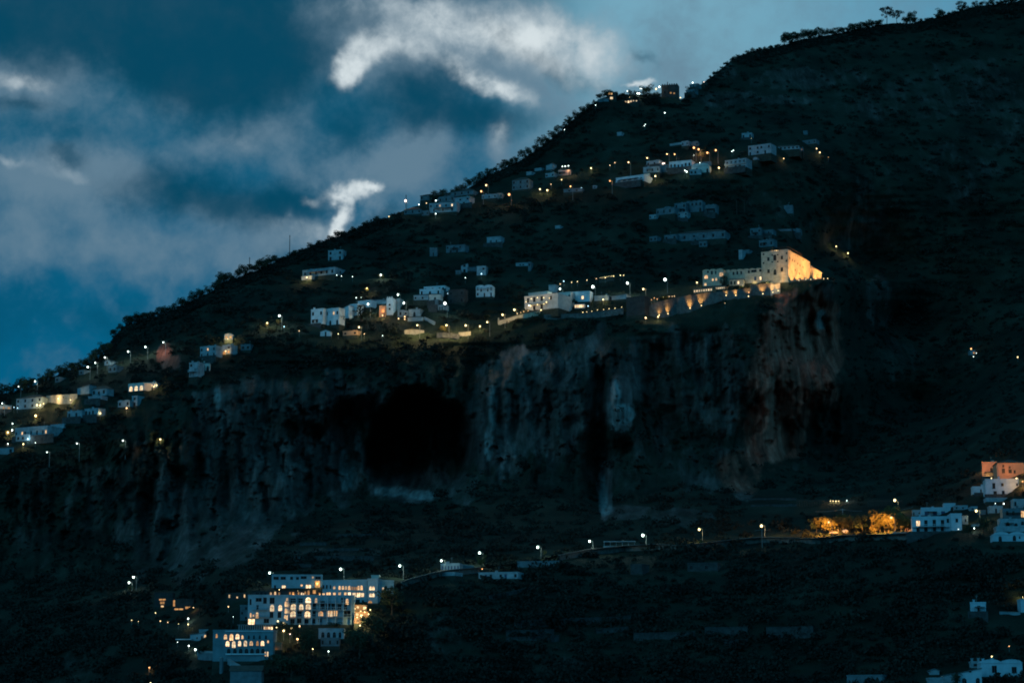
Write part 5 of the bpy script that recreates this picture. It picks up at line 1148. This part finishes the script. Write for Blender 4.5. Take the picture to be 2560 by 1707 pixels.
LA('garden_lamp', 'F', [(1250,300,'w',.28,0,'left of a tiny pair right of the cluster'),(1265,290,'w',.3,0,'right of a tiny pair right of the cluster'),(1128,455,'y',.7,600,'pale, between curved and arcaded house'),(2055,273,'o',.5,0,'upper of three dropping at the village end'),(2085,310,'o',.65,500,'middle of three dropping at the village end'),(2165,355,'O',.25,0,'faint lowest of three at the village end'),(1742,367,'o',.5,300,'below the largest pale villa'),(525,533,'y',.65,900,'at the rounded end of the long terrace'),(805,480,'w',.42,200,'left of two under the brightest house'),(822,492,'w',.48,200,'right of two under the brightest house'),
  (597,415,'p',.5,300,'on the flat-roofed pinkish house'),(612,412,'p',.45,0,'second on the flat-roofed pinkish house'),(947,408,'w',.3,0,'on the curved warm house'),(430,43,'w',.22,0,'upper of a tiny pair high on the slope'),(420,57,'w',.22,0,'lower of a tiny pair high on the slope'),(890,335,'w',.2,0,'tiny, under the orange cluster'),(1435,175,'o',.2,0,'tiny, at the small highest cottage')])
lamp('wall_lantern', 'orange lantern glowing on the ground between the cluster lamps', 'F', 950, 305, 'O', .2, pw=1500, group='lanterns on house walls')
LA('garden_lamp', 'G', [(990,285,'w',.45,0,'against the summit skyline'),(1178,247,'w',.5,0,'left one of the upper summit pair'),(1202,247,'w',.48,0,'right one of the upper summit pair'),(1140,318,'w',.5,300,'left one of the lower summit pair'),(1164,320,'w',.5,300,'right one of the lower summit pair'),(1413,252,'y',.65,500,'left of the castle tower, lower'),(1460,222,'w',.62,300,'left of the castle tower, upper'),(1540,603,'w',.42,0,'alone on the wooded upper slope'),(522,490,'w',.35,0,'left under the summit villa'),(1770,380,'y',.4,0,'at the right foot of the castle tower'),(1950,160,'w',.45,0,'on the skyline right of the tower'),(2115,150,'p',.34,0,'second on the skyline right of the tower'),(65,850,'w',.26,0,'tiny, on the ridge edge below the summit'),(1022,375,'o',.18,0,'tiny, above the six lit arches')])
# hotel and its garden
LA('street_lamp', 'I', [(1222,103,'g',.55,1200,'over the left end of the hotel roof'),(1802,72,'g',.55,1200,'on a mast behind the hotel'),(2285,45,'g',.55,1800,'on a mast right of the hotel roof'),(110,137,'w',.45,500,'upper of two at far lower left'),(73,182,'w',.4,900,'lower of two at far lower left')])
LA('garden_lamp', 'I', [(95,488,'y',.2,0,'first of the garden row at lower left'),(150,498,'y',.14,0,'second, dim, of the garden row'),(330,495,'o',.24,0,'third of the garden row'),(390,505,'o',.2,0,'fourth of the garden row'),(478,518,'y',.16,0,'fifth of the garden row'),(290,428,'y',.28,0,'left of the amber alcove'),(557,475,'w',.38,250,'below the amber L-shaped ledge'),(557,522,'y',.24,200,'yellow-green, under the brighter one'),(885,378,'o',.25,0,'left of the hotel main block'),(925,460,'w',.16,0,'tiny, left of the hotel main block'),
  (562,697,'w',.28,200,'upper of two by the path parapet'),(615,727,'w',.36,300,'lower of two by the path parapet'),(470,667,'w',.14,0,'tiny, at the left eave of the side house'),(240,875,'O',.3,200,'alone at far lower left'),(250,1000,'y',.26,0,'at the very bottom left'),(1575,722,'y',.28,100,'below the hotel in dark trees, left'),(1703,742,'w',.3,100,'below the hotel in dark trees, right'),(1450,640,'o',.4,300,'hanging in the trees under the hotel'),(1467,540,'o',.25,0,'right above the hotel palms')])
LA('wall_lantern', 'I', [(1285,695,'o',.55,600,'big, on the small orange kiosk'),(1278,728,'o',.35,200,'lower, on the small orange kiosk'),(600,385,'o',.2,200,'at the end of the amber ledge')])
for (x, y, c, r, pw, d) in [(530,850,'y',.3,0,'left'),(612,882,'y',.55,350,'big, in the'),(512,940,'y',.3,0,'low left'),(725,945,'y',.5,350,'right, in the'),(612,985,'y',.5,200,'lowest, in the'),(700,1030,'p',.28,0,'thin, under the'),(835,915,'o',.28,0,'far right, near the')]:
    lamp('garden_lamp', '%s lamp %s palms between hotel blocks' % (CW[c], d), 'J', x, y, c, r, pw=pw, group='lamps among the hotel palms', front=4)
for n, (x, y) in enumerate([(1535,632),(1575,652),(1610,676),(1690,712),(1745,722),(1800,752),(1825,692),(1640,800),(1705,800),(1680,910)]):
    lamp('wall_lantern', 'small white lantern on the stepped golden terraces of the hotel', 'J', x, y, 'y', .24, pw=150, group='lanterns on the stepped hotel terraces', front=6)
for x, y, pw in [(1760,660,900),(1700,770,1800),(1650,860,1200),(1085,320,400),(2050,300,900)]:
    lamp('wall_lantern', 'amber lantern washing a wall of the hotel, %s' % {1760:'beside the stair passage',1700:'upper golden terrace',1650:'lower golden terrace',1085:'at the penthouse corner',2050:'over the grey end block'}[x], 'J', x, y, 'y', .2, pw=pw, group='wall washers of the hotel', front=6)
for n in range(16):
    x = 560 + n * 62 + random.uniform(-15, 15)
    lamp('wall_lantern', 'small golden lantern among the plants of the hotel roof terrace', 'J', x, 480 + random.uniform(-70, 14) * (x < 1100), 'yo'[n % 2], .17, pw=60, group='lanterns of the hotel roof terrace', front=3)
# road
LA('street_lamp', 'K', [(347,407,'g',.5,1500,'at the left corner of the shuttered building'),(668,340,'g',.52,1800,'in a thin tree by the road'),(1157,293,'g',.5,2200,'above the rectangular road terrace'),(1592,243,'g',.58,1800,'left of the open road shelter'),(2040,193,'g',.6,2600,'right of the open road shelter')])
lamp('garden_lamp', 'small orange light at the roadside below a lamp-lit tree', 'K', 690, 475, 'O', .3, pw=0, group='lamps scattered over the hamlets')
LA('street_lamp', 'L', [(323,378,'y',.6,3600,'over the lamp-lit stone road wall'),(895,345,'y',.6,3600,'beside the utility mast with cross arm'),(2120,110,'y',.62,2500,'above the orange trees by the timber pergola')])
for (x, y, fr, pw, d) in [(1513,312,11,0,'tall, before the left orange-lit tree'),(2088,270,15,0,'before the right group of orange-lit trees')]:
    e = lamp('street_lamp', 'orange street lamp %s' % d, 'L', x, y, 'o', .5, pw=pw, group='street lamps of the mountainside', front=fr)
    light(e, (-.6, .3, 6.9), (1.0, .40, .07), 120000 if x < 1600 else 280000, .3, spot=98, aim=(0, 1, -.55), blend=.7)
e = lamp('garden_lamp', 'added amber light low among the right orange trees', 'L', 2180, 350, 'O', .12, pw=2500, group='lamps scattered over the hamlets', front=5)
light(e, (0, -.5, 3), (1.0, .42, .07), 90000, .3, spot=95, aim=(0, 1, -.42), blend=.7)  # added spot spreading the orange light over the right trees
lamp('garden_lamp', 'added amber light low by the pale rock of the orange trees', 'L', 1600, 380, 'O', .12, pw=1500, group='lamps scattered over the hamlets', front=5)  # low light added to brighten the left orange trees
for n, x in enumerate((1530,1555,1580,1605,1680)):
    lamp('wall_lantern', 'golden lantern under the roof of the lit timber pergola', 'L', x, 118 if n < 4 else 112, 'y' if n < 4 else 'w', .3, pw=500, group='lanterns of the lit pergola', front=1)
# right village
LA('wall_lantern', 'M', [(1625,440,'y',.5,500,'big, left on the cube-house roof edge'),(1680,452,'y',.32,300,'second on the cube-house roof edge'),(1835,458,'y',.22,0,'third, small, on the cube-house roof edge'),(1895,464,'y',.15,0,'fourth, tiny, on the cube-house roof edge'),(2058,458,'y',.42,900,'rightmost on the cube-house roof edge'),(1740,832,'w',.2,0,'left of two in the dark porch'),(1865,836,'w',.26,0,'right of two in the dark porch'),(1420,1205,'w',.24,200,'under the lamp-lit grey shed'),(1182,1220,'w',.14,0,'tiny, at the foot of the plain wing'),(495,1290,'y',.2,0,'at the left foot of the wide white house')])
LA('street_lamp', 'M', [(1450,945,'y',.62,1200,'brightest between wide house and cube house')])
lamp('garden_lamp', 'orange garden lamp glowing at the right picture edge', 'M', 2150, 500, 'O', .35, pw=3500, group='lamps scattered over the hamlets', front=2)
lamp('wall_lantern', 'unseen orange lantern added to wash the left corner of the hip-roofed farmhouse', 'M', 1560, 300, 'O', .08, pw=1500, group='lanterns on house walls', front=6)  # this lantern and the next are added for the orange wash
lamp('wall_lantern', 'unseen orange lantern added between the farmhouse windows', 'M', 1910, 400, 'O', .08, pw=3000, group='lanterns on house walls', front=6)
lamp('garden_lamp', 'amber light before the small salmon kiosk', 'M', 440, 1240, 'o', .06, pw=400, group='lamps scattered over the hamlets', front=5)
LA('garden_lamp', 'N', [(1815,928,'O',.24,0,'alone above the domed villa'),(1515,1105,'y',.26,0,'just over the roof of the domed villa'),(545,1475,'w',.16,0,'by the blue store at the bottom'),(2050,80,'y',.1,500,'out of sight at the right edge, lighting a bank')])
LA('garden_lamp', 'Z', [(2337.5,820,'y',.55,0,'alone at the far right of the dark slope'),(2230.5,801,'O',.5,200,'at the tiny far cottage on the right'),(2236,819,'w',.26,0,'tiny white, below the far cottage'),(2242.5,811,'w',.2,0,'dimmer, right of the far cottage')])

# ================================================================ masts, poles and wires
for (px, y0, y1, d) in [(724,588,622,'tall thin dark pole on the left ridge'),(623.5,643,672,'shorter dark pole further down the left ridge'),(1015,487,522,'dark pole beside the pinkish skyline lamp'),(1669,205,222,'thin aerial on the castle tower'),(1842,500,532,'faint pole on the right mid slope'),(1861,500,528,'second faint pole on the right mid slope')]:
    Y = D(px, y1 + 3) - (.5 if px != 1669 else 14); a = at(px, y1 + 5, Y); b = at(px, y0, Y); e = empty('pole', a); tag(e, d, 'pole', 'slim poles on the slopes')
    MB().tube((0, 0, -2), (0, 0, b.z - a.z), .26, .2).build('shaft', 'wood', e); MB().box(-.5, .5, -.06, .06, b.z - a.z - .9, b.z - a.z - .75).build('cross_arm', 'wood', e)
px, py = c2('L', 1643, 300); Y = D(px, py + 20) - 3; a = at(px, py, Y); b = at(*c2('L', 1643, 188), Y); e = empty('utility_pole', a); tag(e, 'amber-lit utility pole carrying wires over the orange trees', 'utility pole')
MB().tube((0, 0, -4), (0, 0, b.z - a.z), .2, .15).build('shaft', 'slab', e); MB().box(-1.1, 1.1, -.08, .08, b.z-a.z-.5, b.z-a.z-.35).build('cross_arm', 'slab', e)
wr = MB()
for (x0, y0, x1, y1, sag) in [(1390,214,1643,192,10),(1643,192,1820,208,8),(2080,210,2290,172,8)]:
    A_ = at(*c2('L', x0, y0), Y); B_ = at(*c2('L', x1, y1), Y); pr_ = None
    for i in range(9):
        t = i / 8; q = A_.lerp(B_, t); q.z -= sag * .04 * 4 * t * (1 - t)
        if pr_ is not None: wr.tube(pr_, q, .05, .05, 4)
        pr_ = q
tag(wr.build('power_line', 'slab'), 'thin amber-lit wires strung from the utility pole', 'wire')
px, py = c2('L', 895, 378); Y = D(px, py + 45) - 1.5; a = at(px, py + 34, Y); b = at(px, py, Y); e = empty('utility_pole', a); tag(e, 'road mast with a wide drooping cross arm', 'utility pole')
MB().tube((.3, 0, -3), (.3, 0, b.z - a.z), .13, .1).build('shaft', 'metal', e); MB().tube((-3, 0, b.z-a.z-.6), (.3, 0, b.z-a.z), .05, .05).tube((.3, 0, b.z-a.z), (4, 0, b.z-a.z-.6), .05, .05).build('cross_arm', 'metal', e)
# pale boulders among the orange trees
for (x, y, w, h, d) in [(1665,385,60,46,'smooth pale boulder lit orange under the left trees'),(1560,395,90,26,'low orange-lit bank of rocks under the left trees')]:
    px, py = c2('L', x, y); Y = D(px, py + 6) - 4; p = at(px, py + 4, Y); k = .2721 * KP * Y; m = MB().ball((0, 0, 0), w*k/2, 1, h/w)
    m.v = [(a*(1+.15*math.sin(3*b+c)), b*(1+.1*math.sin(4*a)), c*(1+.12*math.sin(2*a))) for a, b, c in m.v]
    tag(m.build('boulder', 'cream', None, p), d, 'boulder')

# ================================================================ trees
def ridge_trees(x0, x1, step, h0, h1, label, grp, kind='oak', wid=(.9, 1.3)):
    x = x0
    while x < x1:
        h = random.uniform(h0, h1); yb = float(ridge(np.array([x]))[0]) + 3
        tree('tree' if kind != 'bush' else 'bush', label, kind, x, yb, h, group=grp, wid=random.uniform(*wid), cat='tree' if kind != 'bush' else 'bush')
        x += step * random.uniform(.6, 1.4)
ridge_trees(2, 262, 13, 20, 38, 'dark leafy tree in the unbroken tree line of the lowest left ridge', 'trees of the lowest left ridge')
ridge_trees(270, 460, 14, 18, 30, 'dark rounded tree on the steep shoulder of the left ridge', 'trees of the left shoulder')
ridge_trees(462, 700, 14, 20, 36, 'dark bushy tree along the left ridge below the dark poles', 'trees of the left ridge')
ridge_trees(735, 950, 24, 10, 20, 'low dark tree on the ridge between pole and skyline hamlet', 'trees of the middle ridge', wid=(1.1, 1.6))
ridge_trees(1085, 1420, 13, 20, 32, 'dark tree of the wooded ridge right of the skyline hamlet', 'trees of the wooded ridge')
ridge_trees(1425, 1520, 13, 14, 24, 'dark tree left below the summit villa', 'trees left of the summit')
ridge_trees(1530, 1665, 12, 10, 18, 'small dark tree of the summit garden', 'trees of the summit garden')
ridge_trees(1745, 1955, 15, 7, 14, 'small dark tree dotted along the upper right ridge', 'small trees of the upper right ridge')
ridge_trees(1962, 2062, 9, 22, 36, 'tall dark tree in the dense ridge clump', 'trees of the dense ridge clump', 'oak', (.8, 1.1))
ridge_trees(2062, 2205, 9, 15, 26, 'small tree of the dense row left of the umbrella pines', 'trees of the dense ridge row', 'oak', (1.0, 1.4))
ridge_trees(2285, 2560, 15, 10, 22, 'low dark tree on the far right ridge', 'trees of the far right ridge', 'oak', (1.0, 1.5))
for (px, dyb, h, kd, w, lb) in [(2217,4,58,'pine',.75,'tallest umbrella pine on the ridge, left of a close pair'),(2243,5,46,'pine',.8,'second umbrella pine, right of the tallest one'),(2266,4,30,'oak',1.0,'round tree between pine pair and upright tree'),(2282,6,42,'oak',.75,'upright dark tree right of the pine pair'),(2350,6,30,'oak',1.1,'bushy tree midway between pines and lone pine'),(2405,6,36,'pine',1.0,'lone umbrella pine near the top right'),
    (1615,2,34,'oak',1.2,'biggest dark tree of the summit garden'),(1518,4,26,'oak',1.3,'dark tree rising over the summit villa'),(660,8,34,'oak',.9,'single round tree left of the tall ridge pole'),(845,4,20,'oak',1.4,'low spreading tree under the bright cloud gap'),(52,8,44,'oak',1.1,'big dark tree at the far left beside a lamp'),(252,10,40,'cypress',1.4,'pointed dark conifer on the left ridge'),
    (544,8,34,'oak',.4,'bare-looking thin tree on the left ridge'),(1722,6,16,'oak',1.0,'dark bush in the notch right of the castle tower'),(1725,-2,22,'oak',1.1,'dark round tree beside the ridge building')]:
    tree('pine_tree' if kd == 'pine' else 'cypress' if kd == 'cypress' else 'tree', lb, kd, px, float(ridge(np.array([px]))[0]) + dyb, h, wid=w, lm='pine' if kd != 'oak' else 'leaf')
for (cr, x, yb, h, kd, w, lm, fr, lb) in [('B',940,640,150,'cypress',2.6,'pine',5,'dark conifer standing before the white street houses'),('B',985,640,90,'oak',1.2,'leaf',5,'dark round tree right of the conifer'),('B',752,668,88,'oak',.9,'leaf',6,'round dark tree before the arcaded street house'),
    ('D',912,700,150,'cypress',2.4,'pine',4,'dark cypress between guest house and veranda'),('D',1355,668,46,'oak',4.0,'leaf',5,'wide flat dark tree hiding the monastery terrace edge'),('D',1050,712,50,'oak',3.4,'leaf',5,'dark spreading trees below the veranda'),
    ('C',760,740,90,'oak',2.2,'leaf',4,'dark trees before the villa hotel'),('C',1050,640,80,'oak',1.2,'leaf',4,'dark round tree left of the plain block'),
    ('D',1700,700,110,'bush',1.3,'leaf2',-6,'golden-lit bush at the foot of the monastery corner'),('D',1760,690,90,'bush',1.2,'leaf2',-10,'second golden-lit bush at the monastery corner'),
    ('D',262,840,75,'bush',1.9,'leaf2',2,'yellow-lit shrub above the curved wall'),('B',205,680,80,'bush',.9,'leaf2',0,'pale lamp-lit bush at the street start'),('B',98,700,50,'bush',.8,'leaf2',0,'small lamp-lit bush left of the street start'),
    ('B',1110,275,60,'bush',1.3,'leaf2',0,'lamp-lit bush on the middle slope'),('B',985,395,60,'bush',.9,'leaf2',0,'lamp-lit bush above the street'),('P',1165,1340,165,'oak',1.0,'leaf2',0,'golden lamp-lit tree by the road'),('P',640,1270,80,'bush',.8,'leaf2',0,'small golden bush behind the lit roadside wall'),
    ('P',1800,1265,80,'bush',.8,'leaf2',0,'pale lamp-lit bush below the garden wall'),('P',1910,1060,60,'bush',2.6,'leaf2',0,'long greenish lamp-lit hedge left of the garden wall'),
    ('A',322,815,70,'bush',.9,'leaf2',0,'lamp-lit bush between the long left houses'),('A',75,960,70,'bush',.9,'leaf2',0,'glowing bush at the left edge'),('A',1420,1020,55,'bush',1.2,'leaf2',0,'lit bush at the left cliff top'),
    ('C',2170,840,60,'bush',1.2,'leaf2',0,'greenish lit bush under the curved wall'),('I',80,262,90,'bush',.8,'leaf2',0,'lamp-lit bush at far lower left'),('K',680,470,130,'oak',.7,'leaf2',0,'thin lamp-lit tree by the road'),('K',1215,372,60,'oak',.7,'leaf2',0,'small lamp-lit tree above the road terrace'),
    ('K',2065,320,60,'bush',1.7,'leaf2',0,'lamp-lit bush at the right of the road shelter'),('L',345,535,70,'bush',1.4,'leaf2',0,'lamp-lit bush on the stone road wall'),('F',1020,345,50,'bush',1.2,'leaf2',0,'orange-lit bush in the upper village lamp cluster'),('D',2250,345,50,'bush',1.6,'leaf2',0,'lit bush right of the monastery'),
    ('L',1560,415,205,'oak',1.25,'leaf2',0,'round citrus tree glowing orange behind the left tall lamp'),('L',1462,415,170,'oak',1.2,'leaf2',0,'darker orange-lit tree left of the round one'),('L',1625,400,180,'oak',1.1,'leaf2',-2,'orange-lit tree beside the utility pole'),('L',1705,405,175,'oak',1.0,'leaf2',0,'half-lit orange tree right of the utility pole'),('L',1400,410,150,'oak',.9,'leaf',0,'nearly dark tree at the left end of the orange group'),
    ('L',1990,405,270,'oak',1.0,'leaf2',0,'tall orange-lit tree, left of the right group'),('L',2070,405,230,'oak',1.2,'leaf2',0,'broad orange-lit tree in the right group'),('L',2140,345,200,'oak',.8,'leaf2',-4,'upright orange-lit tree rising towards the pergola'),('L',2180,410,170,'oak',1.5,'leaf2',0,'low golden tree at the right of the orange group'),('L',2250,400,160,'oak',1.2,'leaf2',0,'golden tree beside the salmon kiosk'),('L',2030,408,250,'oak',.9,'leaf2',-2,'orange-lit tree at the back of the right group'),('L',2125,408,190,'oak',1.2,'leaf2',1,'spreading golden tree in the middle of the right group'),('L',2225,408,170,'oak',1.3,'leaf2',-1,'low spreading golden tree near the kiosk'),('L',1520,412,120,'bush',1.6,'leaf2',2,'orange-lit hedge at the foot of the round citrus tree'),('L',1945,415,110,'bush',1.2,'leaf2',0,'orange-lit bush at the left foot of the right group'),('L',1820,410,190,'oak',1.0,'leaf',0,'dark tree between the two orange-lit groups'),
    ('J',560,1080,250,'pine',.9,'leaf',6,'dark palm-like tree between the hotel blocks'),('J',690,1080,220,'oak',.8,'leaf',6,'dark tree right of the palm-like one'),('J',820,1130,200,'oak',1.0,'leaf',5,'dark tree at the right of the hotel gallery'),('J',980,1150,200,'oak',1.2,'leaf',5,'dark tree before the south annex'),('J',1320,960,110,'oak',2.2,'leaf',4,'wide dark tree under the hotel balconies'),
    ('I',1540,760,180,'oak',1.2,'leaf',5,'round dark tree left of the lowest annex'),('I',1920,700,170,'oak',1.2,'leaf',6,'dark tree right of the lowest annex'),('I',2060,640,210,'oak',1.2,'leaf',6,'dark tree under the golden terraces'),('I',2220,420,230,'oak',1.1,'leaf',4,'dark tree hiding the end of the hotel'),('I',1960,760,200,'oak',1.4,'leaf',9,'large dark tree on the slope right of the hotel'),
    ('I',700,780,110,'oak',1.6,'leaf',3,'dark trees under the blue side house'),('I',1250,900,150,'oak',1.2,'leaf',9,'dark tree at the right of the lower hotel block'),('I',1400,950,200,'oak',1.4,'leaf',12,'large dark tree below the small orange kiosk'),
    ('N',905,1600,230,'oak',.9,'leaf',8,'bare-limbed dark tree before the domed villa'),('M',1330,1330,200,'oak',1.1,'leaf',3,'dark tree right of the plain bright wing'),('M',1560,1300,300,'oak',.8,'leaf',2,'dark trees between the wide house and cellars'),('M',1560,790,80,'oak',1.6,'leaf',2,'dark tree below the low annex'),('M',2060,720,60,'bush',2.0,'leaf',4,'dark bush at the right foot of the cube house')]:
    px, py = c2(cr, x, yb); nm = 'bush' if kd == 'bush' else 'pine_tree' if kd == 'pine' else 'cypress' if kd == 'cypress' else 'tree'
    tree(nm, lb, kd, px, py, h * CR[cr][2], wid=w, lm=lm, front=fr, cat='bush' if kd == 'bush' else 'tree')
# small amber house among the hotel trees
B('kiosk', 'small orange-lit kiosk right of the pointed windows', 'O', 1640, 790, 1755, 786, 100, ['.'], cat='kiosk', m='ochre', yaw=0, depth_m=3, group=None, front=5)

# ================================================================ scrub and woodland cover (uncountable)
EX = []
def note_rects():
    bpy.context.view_layer.update()
    for o in S.collection.objects:
        if o.parent is None and o.type == 'EMPTY' and not o.get('category') in ('tree', 'bush'):
            pts = []
            for c in o.children:
                if c.type == 'MESH' and c.name.split('.')[0] in ('wall', 'masonry', 'bulb', 'timber_frame', 'roof'):
                    for b in c.bound_box: pts.append(o.matrix_world @ (c.matrix_local @ Vector(b)))
            if not pts or o.get('group') in ('dry stone terraces of the lower slope', 'terraces below the cave', 'walls along the coast road'): continue
            q = []
            for p in pts:
                a, b, c = p.x, p.y, p.z - CAMZ; f = b * CP + c * SP; u = -b * SP + c * CP
                q.append((1280 + a / f * FPX, 853.5 - u / f * FPX))
            q = np.array(q)
            if q[:, 0].max() - q[:, 0].min() > 110 and o.name.split('.')[0] not in ('monastery', 'cloister_wing', 'terrace_wall', 'hotel_main_block', 'hotel_right_wing', 'hotel_penthouse', 'lower_hotel_block', 'hotel_terrace_storey'): continue
            EX.append((q[:, 0].min(), q[:, 0].max(), q[:, 1].min(), q[:, 1].max(), np.mean([p.y for p in pts])))
note_rects()
rng = np.random.default_rng(5)
def scrub(n, x0, x1, ylo, yhi, r0, r1, nl, size, name, label, mode):
    px = rng.uniform(x0, x1, n); rgd = ridge(px)
    if mode == 'ridge': py = rgd + rng.uniform(0, 26, n) ** 1
    else: py = rgd + 6 + (yhi - rgd - 6) * rng.random(n) ** .95
    yd = depth(px, py); rm = rockmask(px, py); cz = cliffzone(px, py)
    keep = rng.random(n) > np.clip(rm * 1.5, 0, .97); keep &= rng.random(n) > cz * .82
    if mode != 'ridge': keep &= fbm(px / 30, py / 22, 91) > .38
    rad = rng.uniform(r0, r1, n); rp = rad / (KP * yd)
    for (a, b, c, d, yy) in EX:
        inside = (px > a - rp) & (px < b + rp) & (py > c) & (py < d + rp * 1.25)
        keep &= ~inside
    keep &= ~((np.abs(px - 1046) < 125) & (np.abs(py - 1110) < 110))
    px, py, yd, rad = px[keep], py[keep], yd[keep], rad[keep]; m = len(px)
    a = (px - 1280) / FPX; b = (853.5 - py) / FPX; ryy = CP - b * SP
    C0 = np.stack([a / ryy * yd, yd, CAMZ + (SP + b * CP) / ryy * yd], 1)
    d = rng.normal(size=(m, nl, 3)); d /= np.linalg.norm(d, axis=2)[..., None]; d[..., 2] = np.abs(d[..., 2]) * .95 - .1
    c = C0[:, None] + d * (rng.random((m, nl, 1)) ** .4) * rad[:, None, None] * np.array([1, 1, .85])
    u = rng.normal(size=(m, nl, 3)); u /= np.linalg.norm(u, axis=2)[..., None]
    w = np.cross(u, rng.normal(size=(m, nl, 3))); w /= np.linalg.norm(w, axis=2)[..., None] + 1e-6
    sz = size * (.6 + .8 * rng.random((m, nl, 1)))
    v = np.stack([c - u*sz*.5, c + w*sz*.4, c + u*sz*.5, c - w*sz*.4], 2).reshape(-1, 3)
    o = new_obj(name, np_mesh(name, v, np.arange(len(v)).reshape(-1, 4)), mats=[MT['scrub']]); tag(o, label, 'vegetation', kind='stuff')
    return m
scrub(26000, -60, 2640, 0, 1830, 1.3, 3.4, 34, .95, 'scrub', 'dark scrub and low woodland covering the slopes', 'all')
scrub(2600, -60, 2640, 0, 1830, 3.2, 6.2, 110, 1.25, 'woodland', 'darker clumps of woodland spread over the slopes', 'all')
scrub(3800, -60, 2640, 0, 0, 1.2, 2.8, 46, .8, 'ridge_scrub', 'dark scrub along the crest of the mountain', 'ridge')
for o in S.collection.objects:
    if o.parent is None and not o.get('kind') and o.type in ('EMPTY', 'MESH'): o['kind'] = 'thing'
